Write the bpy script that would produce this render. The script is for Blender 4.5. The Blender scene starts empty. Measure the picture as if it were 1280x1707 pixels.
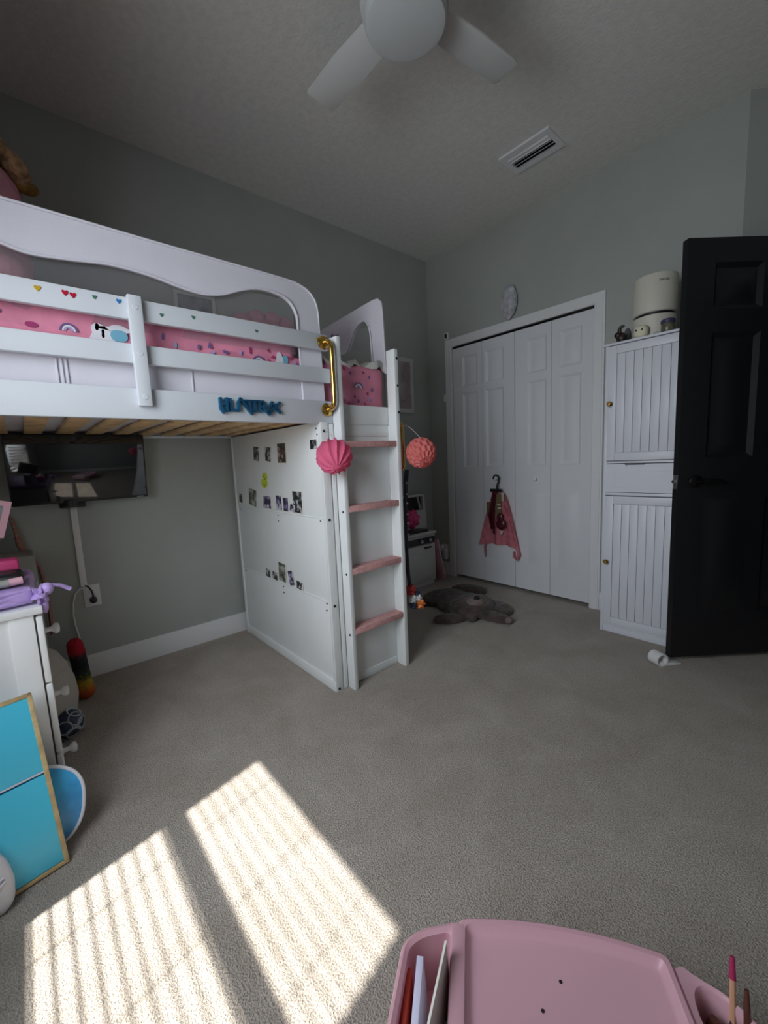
import bpy, bmesh, math, random
from mathutils import Vector, Matrix, Euler
random.seed(7)
S = bpy.context.scene
COL = S.collection
PI = math.pi

# ------------------------------------------------------------------ materials
def mat(name, col, rough=.6, metal=0., noise=0., nscale=20., bump=0., bscale=200., detail=3., spec=.5,
        coat=0., trans=0., sheen=0., col2=None, ramp=(.35, .65)):
    m = bpy.data.materials.new(name); m.use_nodes = True
    nt = m.node_tree; b = nt.nodes['Principled BSDF']
    b.inputs['Roughness'].default_value = rough
    b.inputs['Metallic'].default_value = metal
    b.inputs['Specular IOR Level'].default_value = spec
    b.inputs['Coat Weight'].default_value = coat
    b.inputs['Sheen Weight'].default_value = sheen
    c = (*col, 1)
    b.inputs['Base Color'].default_value = c
    tc = nt.nodes.new('ShaderNodeTexCoord')
    if noise > 0 or col2 is not None:
        n = nt.nodes.new('ShaderNodeTexNoise'); n.inputs['Scale'].default_value = nscale
        n.inputs['Detail'].default_value = detail
        nt.links.new(tc.outputs['Object'], n.inputs['Vector'])
        r = nt.nodes.new('ShaderNodeValToRGB')
        a = col2 if col2 is not None else tuple(max(0, x*(1-noise)) for x in col)
        z = col if col2 is not None else tuple(min(1, x*(1+noise)) for x in col)
        r.color_ramp.elements[0].color = (*a, 1); r.color_ramp.elements[1].color = (*z, 1)
        r.color_ramp.elements[0].position = ramp[0]; r.color_ramp.elements[1].position = ramp[1]
        nt.links.new(n.outputs['Fac'], r.inputs['Fac'])
        nt.links.new(r.outputs['Color'], b.inputs['Base Color'])
    if bump > 0:
        n2 = nt.nodes.new('ShaderNodeTexNoise'); n2.inputs['Scale'].default_value = bscale
        n2.inputs['Detail'].default_value = 4
        nt.links.new(tc.outputs['Object'], n2.inputs['Vector'])
        bp = nt.nodes.new('ShaderNodeBump'); bp.inputs['Strength'].default_value = min(1, bump)
        bp.inputs['Distance'].default_value = .004
        nt.links.new(n2.outputs['Fac'], bp.inputs['Height'])
        nt.links.new(bp.outputs['Normal'], b.inputs['Normal'])
    if trans > 0:
        t = nt.nodes.new('ShaderNodeBsdfTranslucent'); t.inputs['Color'].default_value = (col[0], col[1]*.55, col[2]*.5, 1)
        mx = nt.nodes.new('ShaderNodeMixShader'); mx.inputs['Fac'].default_value = trans
        out = nt.nodes['Material Output']
        nt.links.new(b.outputs['BSDF'], mx.inputs[1]); nt.links.new(t.outputs['BSDF'], mx.inputs[2])
        nt.links.new(mx.outputs['Shader'], out.inputs['Surface'])
    return m

def mat_net(name, col, opacity):
    m = bpy.data.materials.new(name); m.use_nodes = True
    nt = m.node_tree; out = nt.nodes['Material Output']; nt.nodes.remove(nt.nodes['Principled BSDF'])
    d = nt.nodes.new('ShaderNodeBsdfDiffuse'); d.inputs['Color'].default_value = (*col, 1)
    t = nt.nodes.new('ShaderNodeBsdfTransparent')
    mx = nt.nodes.new('ShaderNodeMixShader'); mx.inputs['Fac'].default_value = opacity
    nt.links.new(t.outputs['BSDF'], mx.inputs[1]); nt.links.new(d.outputs['BSDF'], mx.inputs[2])
    nt.links.new(mx.outputs['Shader'], out.inputs['Surface'])
    return m

def mat_glass(name):
    m = bpy.data.materials.new(name); m.use_nodes = True
    nt = m.node_tree; out = nt.nodes['Material Output']; nt.nodes.remove(nt.nodes['Principled BSDF'])
    g = nt.nodes.new('ShaderNodeBsdfGlossy'); g.inputs['Roughness'].default_value = .02
    t = nt.nodes.new('ShaderNodeBsdfTransparent')
    mx = nt.nodes.new('ShaderNodeMixShader'); mx.inputs['Fac'].default_value = .05
    nt.links.new(t.outputs['BSDF'], mx.inputs[1]); nt.links.new(g.outputs['BSDF'], mx.inputs[2])
    nt.links.new(mx.outputs['Shader'], out.inputs['Surface'])
    return m

def mat_carpet():
    m = bpy.data.materials.new('carpet'); m.use_nodes = True
    nt = m.node_tree; b = nt.nodes['Principled BSDF']; L = nt.links.new
    b.inputs['Roughness'].default_value = .95; b.inputs['Specular IOR Level'].default_value = .1
    b.inputs['Sheen Weight'].default_value = .15
    tc = nt.nodes.new('ShaderNodeTexCoord')
    n1 = nt.nodes.new('ShaderNodeTexNoise'); n1.inputs['Scale'].default_value = 230; n1.inputs['Detail'].default_value = 3
    n2 = nt.nodes.new('ShaderNodeTexNoise'); n2.inputs['Scale'].default_value = 4.5; n2.inputs['Detail'].default_value = 4
    n2.inputs['Distortion'].default_value = .8
    L(tc.outputs['Object'], n1.inputs['Vector']); L(tc.outputs['Object'], n2.inputs['Vector'])
    r1 = nt.nodes.new('ShaderNodeValToRGB')
    r1.color_ramp.elements[0].position = .34; r1.color_ramp.elements[1].position = .68
    r1.color_ramp.elements[0].color = (.37, .32, .275, 1); r1.color_ramp.elements[1].color = (.72, .645, .575, 1)
    r2 = nt.nodes.new('ShaderNodeValToRGB')
    r2.color_ramp.elements[0].position = .32; r2.color_ramp.elements[1].position = .7
    r2.color_ramp.elements[0].color = (.82, .80, .77, 1); r2.color_ramp.elements[1].color = (1, 1, 1, 1)
    mx = nt.nodes.new('ShaderNodeMix'); mx.data_type = 'RGBA'; mx.blend_type = 'MULTIPLY'; mx.inputs['Factor'].default_value = 1
    L(n1.outputs['Fac'], r1.inputs['Fac']); L(n2.outputs['Fac'], r2.inputs['Fac'])
    L(r1.outputs['Color'], mx.inputs['A']); L(r2.outputs['Color'], mx.inputs['B'])
    L(mx.outputs['Result'], b.inputs['Base Color'])
    bp = nt.nodes.new('ShaderNodeBump'); bp.inputs['Strength'].default_value = .9; bp.inputs['Distance'].default_value = .012
    L(n1.outputs['Fac'], bp.inputs['Height']); L(bp.outputs['Normal'], b.inputs['Normal'])
    return m

def mat_photo(name, dark, light, scale, tint=None):
    """a printed snapshot: blotchy tones that differ from print to print"""
    m = bpy.data.materials.new(name); m.use_nodes = True
    nt = m.node_tree; b = nt.nodes['Principled BSDF']; L = nt.links.new
    b.inputs['Roughness'].default_value = .35
    tc = nt.nodes.new('ShaderNodeTexCoord'); oi = nt.nodes.new('ShaderNodeObjectInfo')
    ad = nt.nodes.new('ShaderNodeVectorMath'); ad.operation = 'ADD'
    ml = nt.nodes.new('ShaderNodeMath'); ml.operation = 'MULTIPLY'; ml.inputs[1].default_value = 37
    L(oi.outputs['Random'], ml.inputs[0]); L(tc.outputs['Object'], ad.inputs[0]); L(ml.outputs[0], ad.inputs[1])
    n = nt.nodes.new('ShaderNodeTexNoise'); n.inputs['Scale'].default_value = scale; n.inputs['Detail'].default_value = 2.5
    L(ad.outputs[0], n.inputs['Vector'])
    r = nt.nodes.new('ShaderNodeValToRGB')
    r.color_ramp.elements[0].position = .42; r.color_ramp.elements[1].position = .62
    r.color_ramp.elements[0].color = (*dark, 1); r.color_ramp.elements[1].color = (*light, 1)
    if tint:
        e = r.color_ramp.elements.new(.53); e.color = (*tint, 1)
    L(n.outputs['Fac'], r.inputs['Fac']); L(r.outputs['Color'], b.inputs['Base Color'])
    return m

def mat_bands(name, stops, axis=2, rough=.9, bump=.6):
    """colour bands along one axis of the object's own bounding box (dyed plush)"""
    m = bpy.data.materials.new(name); m.use_nodes = True
    nt = m.node_tree; b = nt.nodes['Principled BSDF']; L = nt.links.new
    b.inputs['Roughness'].default_value = rough
    tc = nt.nodes.new('ShaderNodeTexCoord'); sp = nt.nodes.new('ShaderNodeSeparateXYZ')
    L(tc.outputs['Generated'], sp.inputs[0])
    r = nt.nodes.new('ShaderNodeValToRGB')
    while len(r.color_ramp.elements) < len(stops): r.color_ramp.elements.new(.5)
    for e, (p, c) in zip(r.color_ramp.elements, stops): e.position = p; e.color = (*c, 1)
    n = nt.nodes.new('ShaderNodeTexNoise'); n.inputs['Scale'].default_value = 90
    L(tc.outputs['Object'], n.inputs['Vector'])
    a = nt.nodes.new('ShaderNodeMath'); a.operation = 'MULTIPLY_ADD'; a.inputs[1].default_value = .22; 
    s = nt.nodes.new('ShaderNodeMath'); s.operation = 'SUBTRACT'; s.inputs[1].default_value = .11
    L(n.outputs['Fac'], a.inputs[0]); L(sp.outputs[axis], a.inputs[2]); L(a.outputs[0], s.inputs[0])
    L(s.outputs[0], r.inputs['Fac']); L(r.outputs['Color'], b.inputs['Base Color'])
    bp = nt.nodes.new('ShaderNodeBump'); bp.inputs['Strength'].default_value = bump; bp.inputs['Distance'].default_value = .006
    L(n.outputs['Fac'], bp.inputs['Height']); L(bp.outputs['Normal'], b.inputs['Normal'])
    return m

M = {}
M['wall'] = mat('wall_paint', (.41, .43, .405), .75, noise=.03, nscale=3, bump=.25, bscale=120)
M['ceil'] = mat('ceiling_paint', (.74, .73, .695), .9, noise=.04, nscale=30, bump=.55, bscale=75)
M['carpet'] = mat_carpet()
M['trim'] = mat('trim_paint', (.78, .78, .79), .4)
M['doorwhite'] = mat('closet_door_paint', (.74, .75, .78), .42)
M['doorblack'] = mat('black_door_paint', (.012, .012, .014), .33, spec=.35)
M['blackmetal'] = mat('black_metal', (.015, .014, .014), .3, metal=.7)
M['bed'] = mat('white_bed_darkened', (.62, .645, .685), .38)  # bed white toned down to offset strong light on the rails
M['bedpanel'] = mat('white_bed_board', (.78, .80, .80), .45, noise=.02, nscale=5)
M['bolt'] = mat('dark_bolt', (.03, .03, .045), .4, metal=.6)
M['slat'] = mat('pine_slat', (.70, .47, .24), .6, noise=.18, nscale=18)
M['gold'] = mat('polished_brass', (.72, .46, .13), .16, metal=1.)
M['felt'] = mat('pink_felt', (.62, .33, .32), .95, noise=.12, nscale=60, bump=.3, bscale=300)
M['canopy'] = mat('canopy_fabric', (.66, .64, .70), .85, noise=.02, nscale=6, bump=.12, bscale=350)
M['net'] = mat_net('canopy_net', (.42, .42, .44), .22)
M['pinksheet'] = mat('pink_sheet', (.72, .25, .36), .85, noise=.14, nscale=9, bump=.15, bscale=14)
M['dpurple'] = mat('print_purple', (.16, .10, .26), .85)
M['dwhite'] = mat('print_white', (.72, .72, .76), .85)
M['dmag'] = mat('print_magenta', (.36, .04, .15), .85)
M['dteal'] = mat('print_teal', (.17, .42, .55), .85)
M['dlil'] = mat('print_lilac', (.40, .34, .62), .85)
M['whitecloth'] = mat('white_cotton', (.62, .61, .58), .9, bump=.3, bscale=18)
M['sign'] = mat('blue_sign_plastic', (.006, .055, .125), .4, noise=.4, nscale=25)
M['signrim'] = mat('teal_sign_back', (.015, .17, .26), .4)
M['tvbody'] = mat('tv_plastic', (.012, .012, .013), .35)
M['tvscreen'] = mat('tv_screen', (.006, .006, .008), .05, spec=1.)
M['plastic'] = mat('white_plastic', (.75, .75, .74), .4)
M['blackplastic'] = mat('black_plastic', (.014, .014, .016), .35)
M['fan'] = mat('fan_white', (.56, .56, .55), .5)
M['fanlight'] = mat('fan_diffuser', (.50, .52, .52), .35)
M['dresser'] = mat('dresser_white', (.86, .86, .86), .4)
M['gap'] = mat('painted_gap_shade', (.06, .055, .05), .8)  # near-black colour stands in for shade in narrow gaps
M['blue'] = mat('sky_blue_laminate', (.085, .62, .86), .35)
M['ply'] = mat('plywood_edge', (.55, .40, .20), .6, noise=.2, nscale=30)
M['bagblue'] = mat('blue_satin', (.03, .27, .60), .32, noise=.35, nscale=9, col2=(.07, .50, .88), sheen=.3)
M['piping'] = mat('white_piping', (.72, .72, .78), .6)
M['bagside'] = mat('bag_side', (.42, .36, .33), .7)
M['navy'] = mat('ball_navy', (.03, .045, .09), .45)
M['ballgrey'] = mat('ball_grey', (.42, .45, .48), .45)
M['pot'] = mat('beige_plush', (.50, .46, .41), .9, bump=.4, bscale=120)
M['lilac'] = mat('lilac_satin', (.52, .36, .76), .5, noise=.12, nscale=16, bump=.5, bscale=30, sheen=.2)
M['purple'] = mat('purple_plastic', (.30, .22, .52), .4)
M['pinkplastic'] = mat('pink_frame_plastic', (.72, .40, .47), .4)
M['hotpink'] = mat('hot_pink', (.70, .06, .22), .5)
M['floral'] = mat('floral_cloth', (.42, .12, .13), .9, col2=(.30, .25, .16), nscale=75, ramp=(.42, .56))
M['greycloth'] = mat('grey_canvas', (.36, .36, .33), .9, bump=.3, bscale=200)
M['desk'] = mat('pink_desk_plastic', (.76, .45, .52), .38, trans=.2)
M['paper'] = mat('white_paper', (.78, .77, .70), .8)
M['bluepaper'] = mat('lilac_paper', (.66, .64, .82), .8)
M['darkcover'] = mat('dark_green_cover', (.02, .055, .04), .5, noise=.4, nscale=40)  # sunlit glow of the desk pocket wall, put into a colour
M['pocketglow'] = mat('red_orange_glow', (.62, .07, .03), .6)
M['pencil'] = mat('pencil_wood', (.62, .33, .20), .55)
M['pencilred'] = mat('pencil_magenta', (.40, .02, .10), .45)
M['brown'] = mat('dark_brown_wood', (.10, .03, .02), .5)
M['silver'] = mat('bright_steel', (.7, .7, .72), .25, metal=1.)
M['knobwhite'] = mat('white_knob', (.80, .80, .80), .3)
M['cab'] = mat('cabinet_white', (.70, .71, .77), .42)
M['cream'] = mat('cream_plastic', (.66, .63, .55), .5)
M['ivory'] = mat('ivory_plush', (.72, .69, .52), .9, bump=.4, bscale=90)
M['choc'] = mat('dark_figurine', (.16, .065, .02), .45, col2=(.012, .008, .010), nscale=55, ramp=(.5, .8))
M['greyplush'] = mat('grey_plush', (.13, .13, .15), .95, bump=.5, bscale=90)
M['jarglass'] = mat('olive_jar', (.13, .125, .09), .25, noise=.3, nscale=35)
M['jarlid'] = mat('violet_lid', (.055, .05, .13), .4)
M['shell'] = mat('frosted_shell', (.46, .46, .50), .5, noise=.2, nscale=28, bump=.6, bscale=60)
M['rug'] = mat('taupe_fur', (.075, .053, .046), 1., noise=.35, nscale=22, bump=1., bscale=170, sheen=.25)
M['rugface'] = mat('pale_fur', (.21, .16, .145), 1., noise=.2, nscale=40, bump=.8, bscale=170)
M['nose'] = mat('nose_black', (.008, .008, .009), .4)
M['pom'] = mat('pink_tissue', (.86, .17, .33), .75, trans=.35)
M['pomcoral'] = mat('coral_tissue', (.84, .24, .22), .75, trans=.35)
M['thread'] = mat('pale_thread', (.6, .55, .55), .8)
M['ribbon'] = mat('dark_ribbon', (.018, .016, .03), .6)
M['dot'] = mat('ribbon_dot', (.55, .5, .6), .5)
M['red'] = mat('charm_red', (.42, .03, .03), .4)
M['orange'] = mat('charm_orange', (.72, .19, .04), .4)
M['white'] = mat('charm_white', (.75, .75, .76), .4)
M['pinkcloth'] = mat('pink_gauze', (.62, .20, .24), .85, noise=.15, nscale=25, trans=.15)
M['sequin'] = mat('dark_red_sequin', (.26, .02, .045), .3, nscale=70, col2=(.030, .006, .010), ramp=(.46, .74))
M['kraft'] = mat('kraft_card', (.17, .12, .06), .8)
M['pale'] = mat('pale_card', (.55, .52, .42), .7)
M['kitwhite'] = mat('toy_white', (.62, .62, .61), .45)
M['pinkplush'] = mat('pink_plush', (.60, .27, .33), .95, noise=.1, nscale=20, bump=.6, bscale=90)
M['tan'] = mat('tan_mane', (.40, .24, .13), 1., noise=.4, nscale=40, bump=1., bscale=80)
M['mustard'] = mat('mustard_plush', (.24, .14, .02), .9, noise=.4, nscale=35, bump=.6, bscale=80)
M['frame'] = mat('frame_white', (.60, .60, .58), .5)
M['framegrey'] = mat('frame_grey', (.42, .42, .42), .5)
M['art_dark'] = mat_photo('frame_print', (.03, .03, .035), (.22, .21, .22), 9)
M['art_pale'] = mat_photo('portrait_print', (.34, .26, .27), (.50, .49, .48), 5)
M['ph1'] = mat_photo('snapshot_mono', (.012, .012, .014), (.5, .5, .52), 38, (.10, .10, .11))
M['ph2'] = mat_photo('snapshot_violet', (.02, .015, .05), (.55, .53, .62), 36, (.15, .12, .25))
M['ph3'] = mat_photo('snapshot_olive', (.05, .055, .04), (.42, .42, .38), 30, (.2, .2, .17))
M['ph4'] = mat_photo('snapshot_group', (.04, .035, .03), (.42, .33, .38), 42, (.17, .11, .06))
M['lime'] = mat('lime_sticker', (.52, .62, .03), .5)
M['ink'] = mat('black_ink', (.01, .01, .01), .6)
M['blind'] = mat('blind_slat', (.82, .81, .78), .5)
M['glass'] = mat_glass('window_pane')
M['fuzzy'] = mat_bands('rainbow_fuzz', [(0, (.45, .05, .01)), (.16, (.5, .10, .01)), (.28, (.42, .28, .02)), (.40, (.03, .05, .02)),
                                       (.55, (.008, .009, .014)), (.70, (.02, .012, .02)), (.80, (.40, .005, .02)), (1, (.40, .01, .03))])
M['y_sticker'] = mat('sticker_gold', (.55, .33, .02), .3)
M['r_sticker'] = mat('sticker_red', (.45, .01, .04), .3)
M['g_sticker'] = mat('sticker_green', (.05, .16, .10), .3)
M['b_sticker'] = mat('sticker_blue', (.02, .18, .45), .3)

# ------------------------------------------------------------------ mesh builder
class B:
    def __init__(s, mtx=None): s.bm = bmesh.new(); s.m = mtx or Matrix()
    def _fin(s, verts, faces, mi, smooth=True):
        for v in verts: v.co = s.m @ v.co
        for f in faces: f.material_index = mi; f.smooth = smooth
    def box(s, x0, x1, y0, y1, z0, z1, bev=.003, mi=0, seg=2, rot=None):
        t = bmesh.new()
        r = bmesh.ops.create_cube(t, size=1)
        sx, sy, sz = abs(x1-x0), abs(y1-y0), abs(z1-z0)
        for v in t.verts: v.co = Vector((v.co.x*sx, v.co.y*sy, v.co.z*sz))
        bev = min(bev, .45*min(sx, sy, sz))
        if bev > 0: bmesh.ops.bevel(t, geom=t.edges[:], offset=bev, segments=seg, profile=.5, affect='EDGES')
        mm = Matrix.Translation(((x0+x1)/2, (y0+y1)/2, (z0+z1)/2))
        if rot is not None: mm = mm @ rot
        s._merge(t, mm, mi)
    def _merge(s, t, mm=None, mi=0):
        vm = {}
        nv = []; nf = []
        for v in t.verts:
            w = s.bm.verts.new((mm @ v.co) if mm else v.co); vm[v] = w; nv.append(w)
        for f in t.faces:
            try: g = s.bm.faces.new([vm[v] for v in f.verts])
            except ValueError: continue
            nf.append(g)
        t.free(); s._fin(nv, nf, mi)
    def cyl(s, p0, p1, r0, r1=None, n=24, mi=0, bev=0.):
        p0, p1 = Vector(p0), Vector(p1); r1 = r0 if r1 is None else r1
        d = p1-p0; h = d.length
        if bev > 0:
            prof = [(0, 0), (r0-bev, 0), (r0, bev), (r1, h-bev), (r1-bev, h), (0, h)]
        else: prof = [(0, 0), (r0, 0), (r1, h), (0, h)]
        s.lathe(prof, p0, d, n, mi)
    def lathe(s, prof, origin=(0, 0, 0), axis=(0, 0, 1), n=32, mi=0, arc=None):
        q = Vector((0, 0, 1)).rotation_difference(Vector(axis).normalized()).to_matrix().to_4x4()
        mm = Matrix.Translation(Vector(origin)) @ q
        t = bmesh.new(); rings = []
        for r, z in prof:
            if r < 1e-6: rings.append([t.verts.new((0, 0, z))])
            else: rings.append([t.verts.new((r*math.cos(2*PI*k/n), r*math.sin(2*PI*k/n), z)) for k in range(n)])
        for a, b in zip(rings, rings[1:]):
            for k in range(n):
                k2 = (k+1) % n
                if len(a) == 1 and len(b) == 1: continue
                if len(a) == 1: t.faces.new((a[0], b[k], b[k2]))
                elif len(b) == 1: t.faces.new((a[k], b[0], a[k2]))
                else: t.faces.new((a[k], b[k], b[k2], a[k2]))
        bmesh.ops.recalc_face_normals(t, faces=t.faces[:])
        s._merge(t, mm, mi)
    def tube(s, pts, r, n=10, mi=0, radii=None, flat=1., caps=True):
        pts = [Vector(p) for p in pts]; t = bmesh.new(); rings = []
        up = Vector((0, 0, 1)); prev = None
        for i, p in enumerate(pts):
            d = (pts[min(i+1, len(pts)-1)] - pts[max(i-1, 0)]).normalized()
            if prev is None:
                a = d.cross(up)
                if a.length < 1e-3: a = d.cross(Vector((1, 0, 0)))
                a.normalize()
            else:
                a = (prev - d*prev.dot(d)).normalized()
            prev = a; b = d.cross(a); rr = radii[i] if radii else r
            rings.append([t.verts.new(p + a*rr*math.cos(2*PI*k/n) + b*rr*flat*math.sin(2*PI*k/n)) for k in range(n)])
        for x, y in zip(rings, rings[1:]):
            for k in range(n): t.faces.new((x[k], x[(k+1) % n], y[(k+1) % n], y[k]))
        if caps: t.faces.new(rings[0][::-1]); t.faces.new(rings[-1])
        bmesh.ops.recalc_face_normals(t, faces=t.faces[:])
        s._merge(t, None, mi)
    def prism(s, poly, o, eu, ev, ew, mi=0, bev=0.):
        """polygon in the (eu, ev) plane at o, extruded along ew"""
        o, eu, ev, ew = map(Vector, (o, eu, ev, ew)); t = bmesh.new()
        a = [t.verts.new(o+eu*u+ev*v) for u, v in poly]
        f = t.faces.new(a)
        r = bmesh.ops.extrude_face_region(t, geom=[f])
        for v in [g for g in r['geom'] if isinstance(g, bmesh.types.BMVert)]: v.co += ew
        bmesh.ops.recalc_face_normals(t, faces=t.faces[:])
        if bev > 0: bmesh.ops.bevel(t, geom=t.edges[:], offset=bev, segments=2, profile=.5, affect='EDGES')
        s._merge(t, None, mi)
    def ell(s, c, r, mi=0, u=24, v=16, rot=None, fn=None):
        t = bmesh.new(); bmesh.ops.create_uvsphere(t, u_segments=u, v_segments=v, radius=1)
        r = (r, r, r) if isinstance(r, (int, float)) else r
        for w in t.verts:
            k = fn(w.co.normalized()) if fn else 1.
            w.co = Vector((w.co.x*r[0]*k, w.co.y*r[1]*k, w.co.z*r[2]*k))
        mm = Matrix.Translation(Vector(c))
        if rot is not None: mm = mm @ rot
        s._merge(t, mm, mi)
    def sheet(s, grid, mi=0, thick=0.):
        t = bmesh.new(); V = [[t.verts.new(p) for p in row] for row in grid]
        for i in range(len(V)-1):
            for j in range(len(V[0])-1): t.faces.new((V[i][j], V[i][j+1], V[i+1][j+1], V[i+1][j]))
        bmesh.ops.recalc_face_normals(t, faces=t.faces[:])
        if thick: bmesh.ops.solidify(t, geom=t.faces[:], thickness=thick)
        s._merge(t, None, mi)
    def frame(s, outer, inner, o, eu, ev, ew, mi=0):
        """closed ring between two equally long outlines, extruded along ew"""
        o, eu, ev, ew = map(Vector, (o, eu, ev, ew)); t = bmesh.new(); n = len(outer)
        P = lambda q, w: o+eu*q[0]+ev*q[1]+ew*w
        a = [t.verts.new(P(q, 0)) for q in outer]; b = [t.verts.new(P(q, 0)) for q in inner]
        c = [t.verts.new(P(q, 1)) for q in outer]; d = [t.verts.new(P(q, 1)) for q in inner]
        for k in range(n):
            j = (k+1) % n
            t.faces.new((a[k], a[j], b[j], b[k])); t.faces.new((c[k], d[k], d[j], c[j]))
            t.faces.new((a[k], c[k], c[j], a[j])); t.faces.new((b[k], b[j], d[j], d[k]))
        bmesh.ops.recalc_face_normals(t, faces=t.faces[:])
        s._merge(t, None, mi)
    def panel_slab(s, x0, x1, z0, z1, yf, yb, panels, mi=0, ins=(.016, .006, .026), dep=(.013, .0, .010)):
        """door slab in the xz plane: front at yf, back at yb, raised panels (px0,px1,pz0,pz1) on both faces"""
        t = bmesh.new()
        for y, sg in ((yf, -1), (yb, 1)):
            xs = sorted({x0, x1, *[p[0] for p in panels], *[p[1] for p in panels]})
            zs = sorted({z0, z1, *[p[2] for p in panels], *[p[3] for p in panels]})
            V = {(i, k): t.verts.new((x, y, z)) for i, x in enumerate(xs) for k, z in enumerate(zs)}
            pf = []
            for i in range(len(xs)-1):
                for k in range(len(zs)-1):
                    q = [V[i, k], V[i+1, k], V[i+1, k+1], V[i, k+1]]
                    if sg > 0: q.reverse()
                    f = t.faces.new(q)
                    mx, mz = (xs[i]+xs[i+1])/2, (zs[k]+zs[k+1])/2
                    for n, p in enumerate(panels):
                        if p[0] < mx < p[1] and p[2] < mz < p[3]: pf.append((n, f))
            for n in range(len(panels)):
                cur = [f for m_, f in pf if m_ == n]
                if not cur: continue
                for w, d in zip(ins, (-dep[0], dep[1], dep[2])):
                    bmesh.ops.inset_region(t, faces=cur, thickness=w, depth=d, use_even_offset=True)
        for a, b in (((x0, z0), (x1, z0)), ((x1, z0), (x1, z1)), ((x1, z1), (x0, z1)), ((x0, z1), (x0, z0))):
            t.faces.new([t.verts.new((a[0], yf, a[1])), t.verts.new((a[0], yb, a[1])), t.verts.new((b[0], yb, b[1])), t.verts.new((b[0], yf, b[1]))])
        bmesh.ops.remove_doubles(t, verts=t.verts[:], dist=1e-5)
        bmesh.ops.recalc_face_normals(t, faces=t.faces[:])
        s._merge(t, None, mi)

OFF = {}
def thing(name, label, cat, loc=(0, 0, 0), group=None):
    o = bpy.data.objects.new(name, None); COL.objects.link(o); o.location = loc; o.empty_display_size = .05
    OFF[o] = Vector(loc); tag(o, label, cat, group); return o
def tag(o, label=None, cat=None, group=None, kind=None):
    if label: o['label'] = label
    if cat: o['category'] = cat
    if group: o['group'] = group
    if kind: o['kind'] = kind
    return o
def obj(name, b, mats, parent=None, angle=38, loc=None):
    off = OFF[parent] if parent is not None else Vector(loc) if loc is not None else Vector((0, 0, 0))
    if parent is None and loc is None and len(b.bm.verts):
        lo = Vector([min(v.co[i] for v in b.bm.verts) for i in range(3)]); hi = Vector([max(v.co[i] for v in b.bm.verts) for i in range(3)])
        off = Vector(((lo.x+hi.x)/2, (lo.y+hi.y)/2, lo.z))
    for v in b.bm.verts: v.co -= off
    me = bpy.data.meshes.new(name); b.bm.to_mesh(me); b.bm.free()
    for m in (mats if isinstance(mats, (list, tuple)) else [mats]): me.materials.append(M[m] if isinstance(m, str) else m)
    me.set_sharp_from_angle(angle=math.radians(angle))
    o = bpy.data.objects.new(name, me); COL.objects.link(o)
    if parent is not None: o.parent = parent; OFF[o] = off
    else: o.location = off; OFF[o] = off
    return o
def struct(name, b, mats, parent=None, label=None):
    o = obj(name, b, mats, parent)
    if parent is None: o['kind'] = 'structure'
    if label: o['label'] = label
    return o

# ------------------------------------------------------------------ room shell
H = 2.853; YW = -3.51; XR = 3.35
b = B(); b.box(-.12, 4.7, YW-.12, 1.7, -.10, 0, 0); struct('floor', b, 'carpet', label='beige cut pile carpet over the whole room')
b = B(); b.box(-.12, 4.7, YW-.12, 1.7, H, H+.1, 0); struct('ceiling', b, 'ceil', label='off white knockdown textured ceiling')
b = B(); b.box(-.12, 0, YW-.12, .75, 0, H, 0); struct('wall_left', b, 'wall', label='grey green painted wall behind the loft bed')
OX0, OX1, OZ = .285, 1.484, 2.05
b = B(); b.box(0, OX0, 0, .12, 0, H, 0); b.box(OX1, 2.214, 0, .12, 0, H, 0); b.box(OX0, OX1, 0, .12, OZ, H, 0)
struct('wall_back', b, 'wall', label='grey green wall with the white closet doors')
b = B(); b.box(0, 2.214, .66, .75, 0, H, 0); b.box(2.13, 2.214, .12, .66, 0, H, 0)
struct('wall_closet', b, 'wall', label='inside of the closet')
b = B()
def wseg(b, p, q, z0, z1, th=.1):
    p, q = Vector((*p, 0)), Vector((*q, 0)); d = (q-p).normalized(); n = Vector((d.y, -d.x, 0))
    b.prism([(0, 0), ((q-p).length, 0), ((q-p).length, th), (0, th)], (p.x, p.y, z0), d, -n, (0, 0, z1-z0))
wseg(b, (2.2135, 0), (2.456, .2425), 0, H)
struct('wall_diagonal', b, 'wall', label='short angled wall between closet wall and bedroom doorway')
b = B(); wseg(b, (2.456, .2425), (2.60, .098), 0, H); wseg(b, (3.187, -.489), (XR, -.652), 0, H); wseg(b, (2.60, .098), (3.187, -.489), 2.07, H)
struct('wall_doorway', b, 'wall', label='angled wall that holds the bedroom doorway')
b = B(); b.box(XR, XR+.12, YW, -.652, 0, H, 0); struct('wall_right', b, 'wall', label='grey green wall at the right of the room')
b = B(); b.box(2.3, 4.7, 1.6, 1.7, 0, H, 0); b.box(4.6, 4.7, -1.2, 1.6, 0, H, 0); b.box(XR+.12, 4.6, -1.2, -1.1, 0, H, 0); b.box(2.22, 2.3, .3, 1.7, 0, H, 0)
struct('wall_hall', b, 'wall', label='hallway walls beyond the bedroom door')
WX0, WX1, WZ0, WZ1 = 1.46, 2.36, .70, 2.21
b = B(); b.box(0, WX0, YW-.12, YW, 0, H, 0); b.box(WX1, XR+.12, YW-.12, YW, 0, H, 0)
b.box(WX0, WX1, YW-.12, YW, 0, WZ0, 0); b.box(WX0, WX1, YW-.12, YW, WZ1, H, 0)
struct('wall_front', b, 'wall', label='wall with the window')
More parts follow.
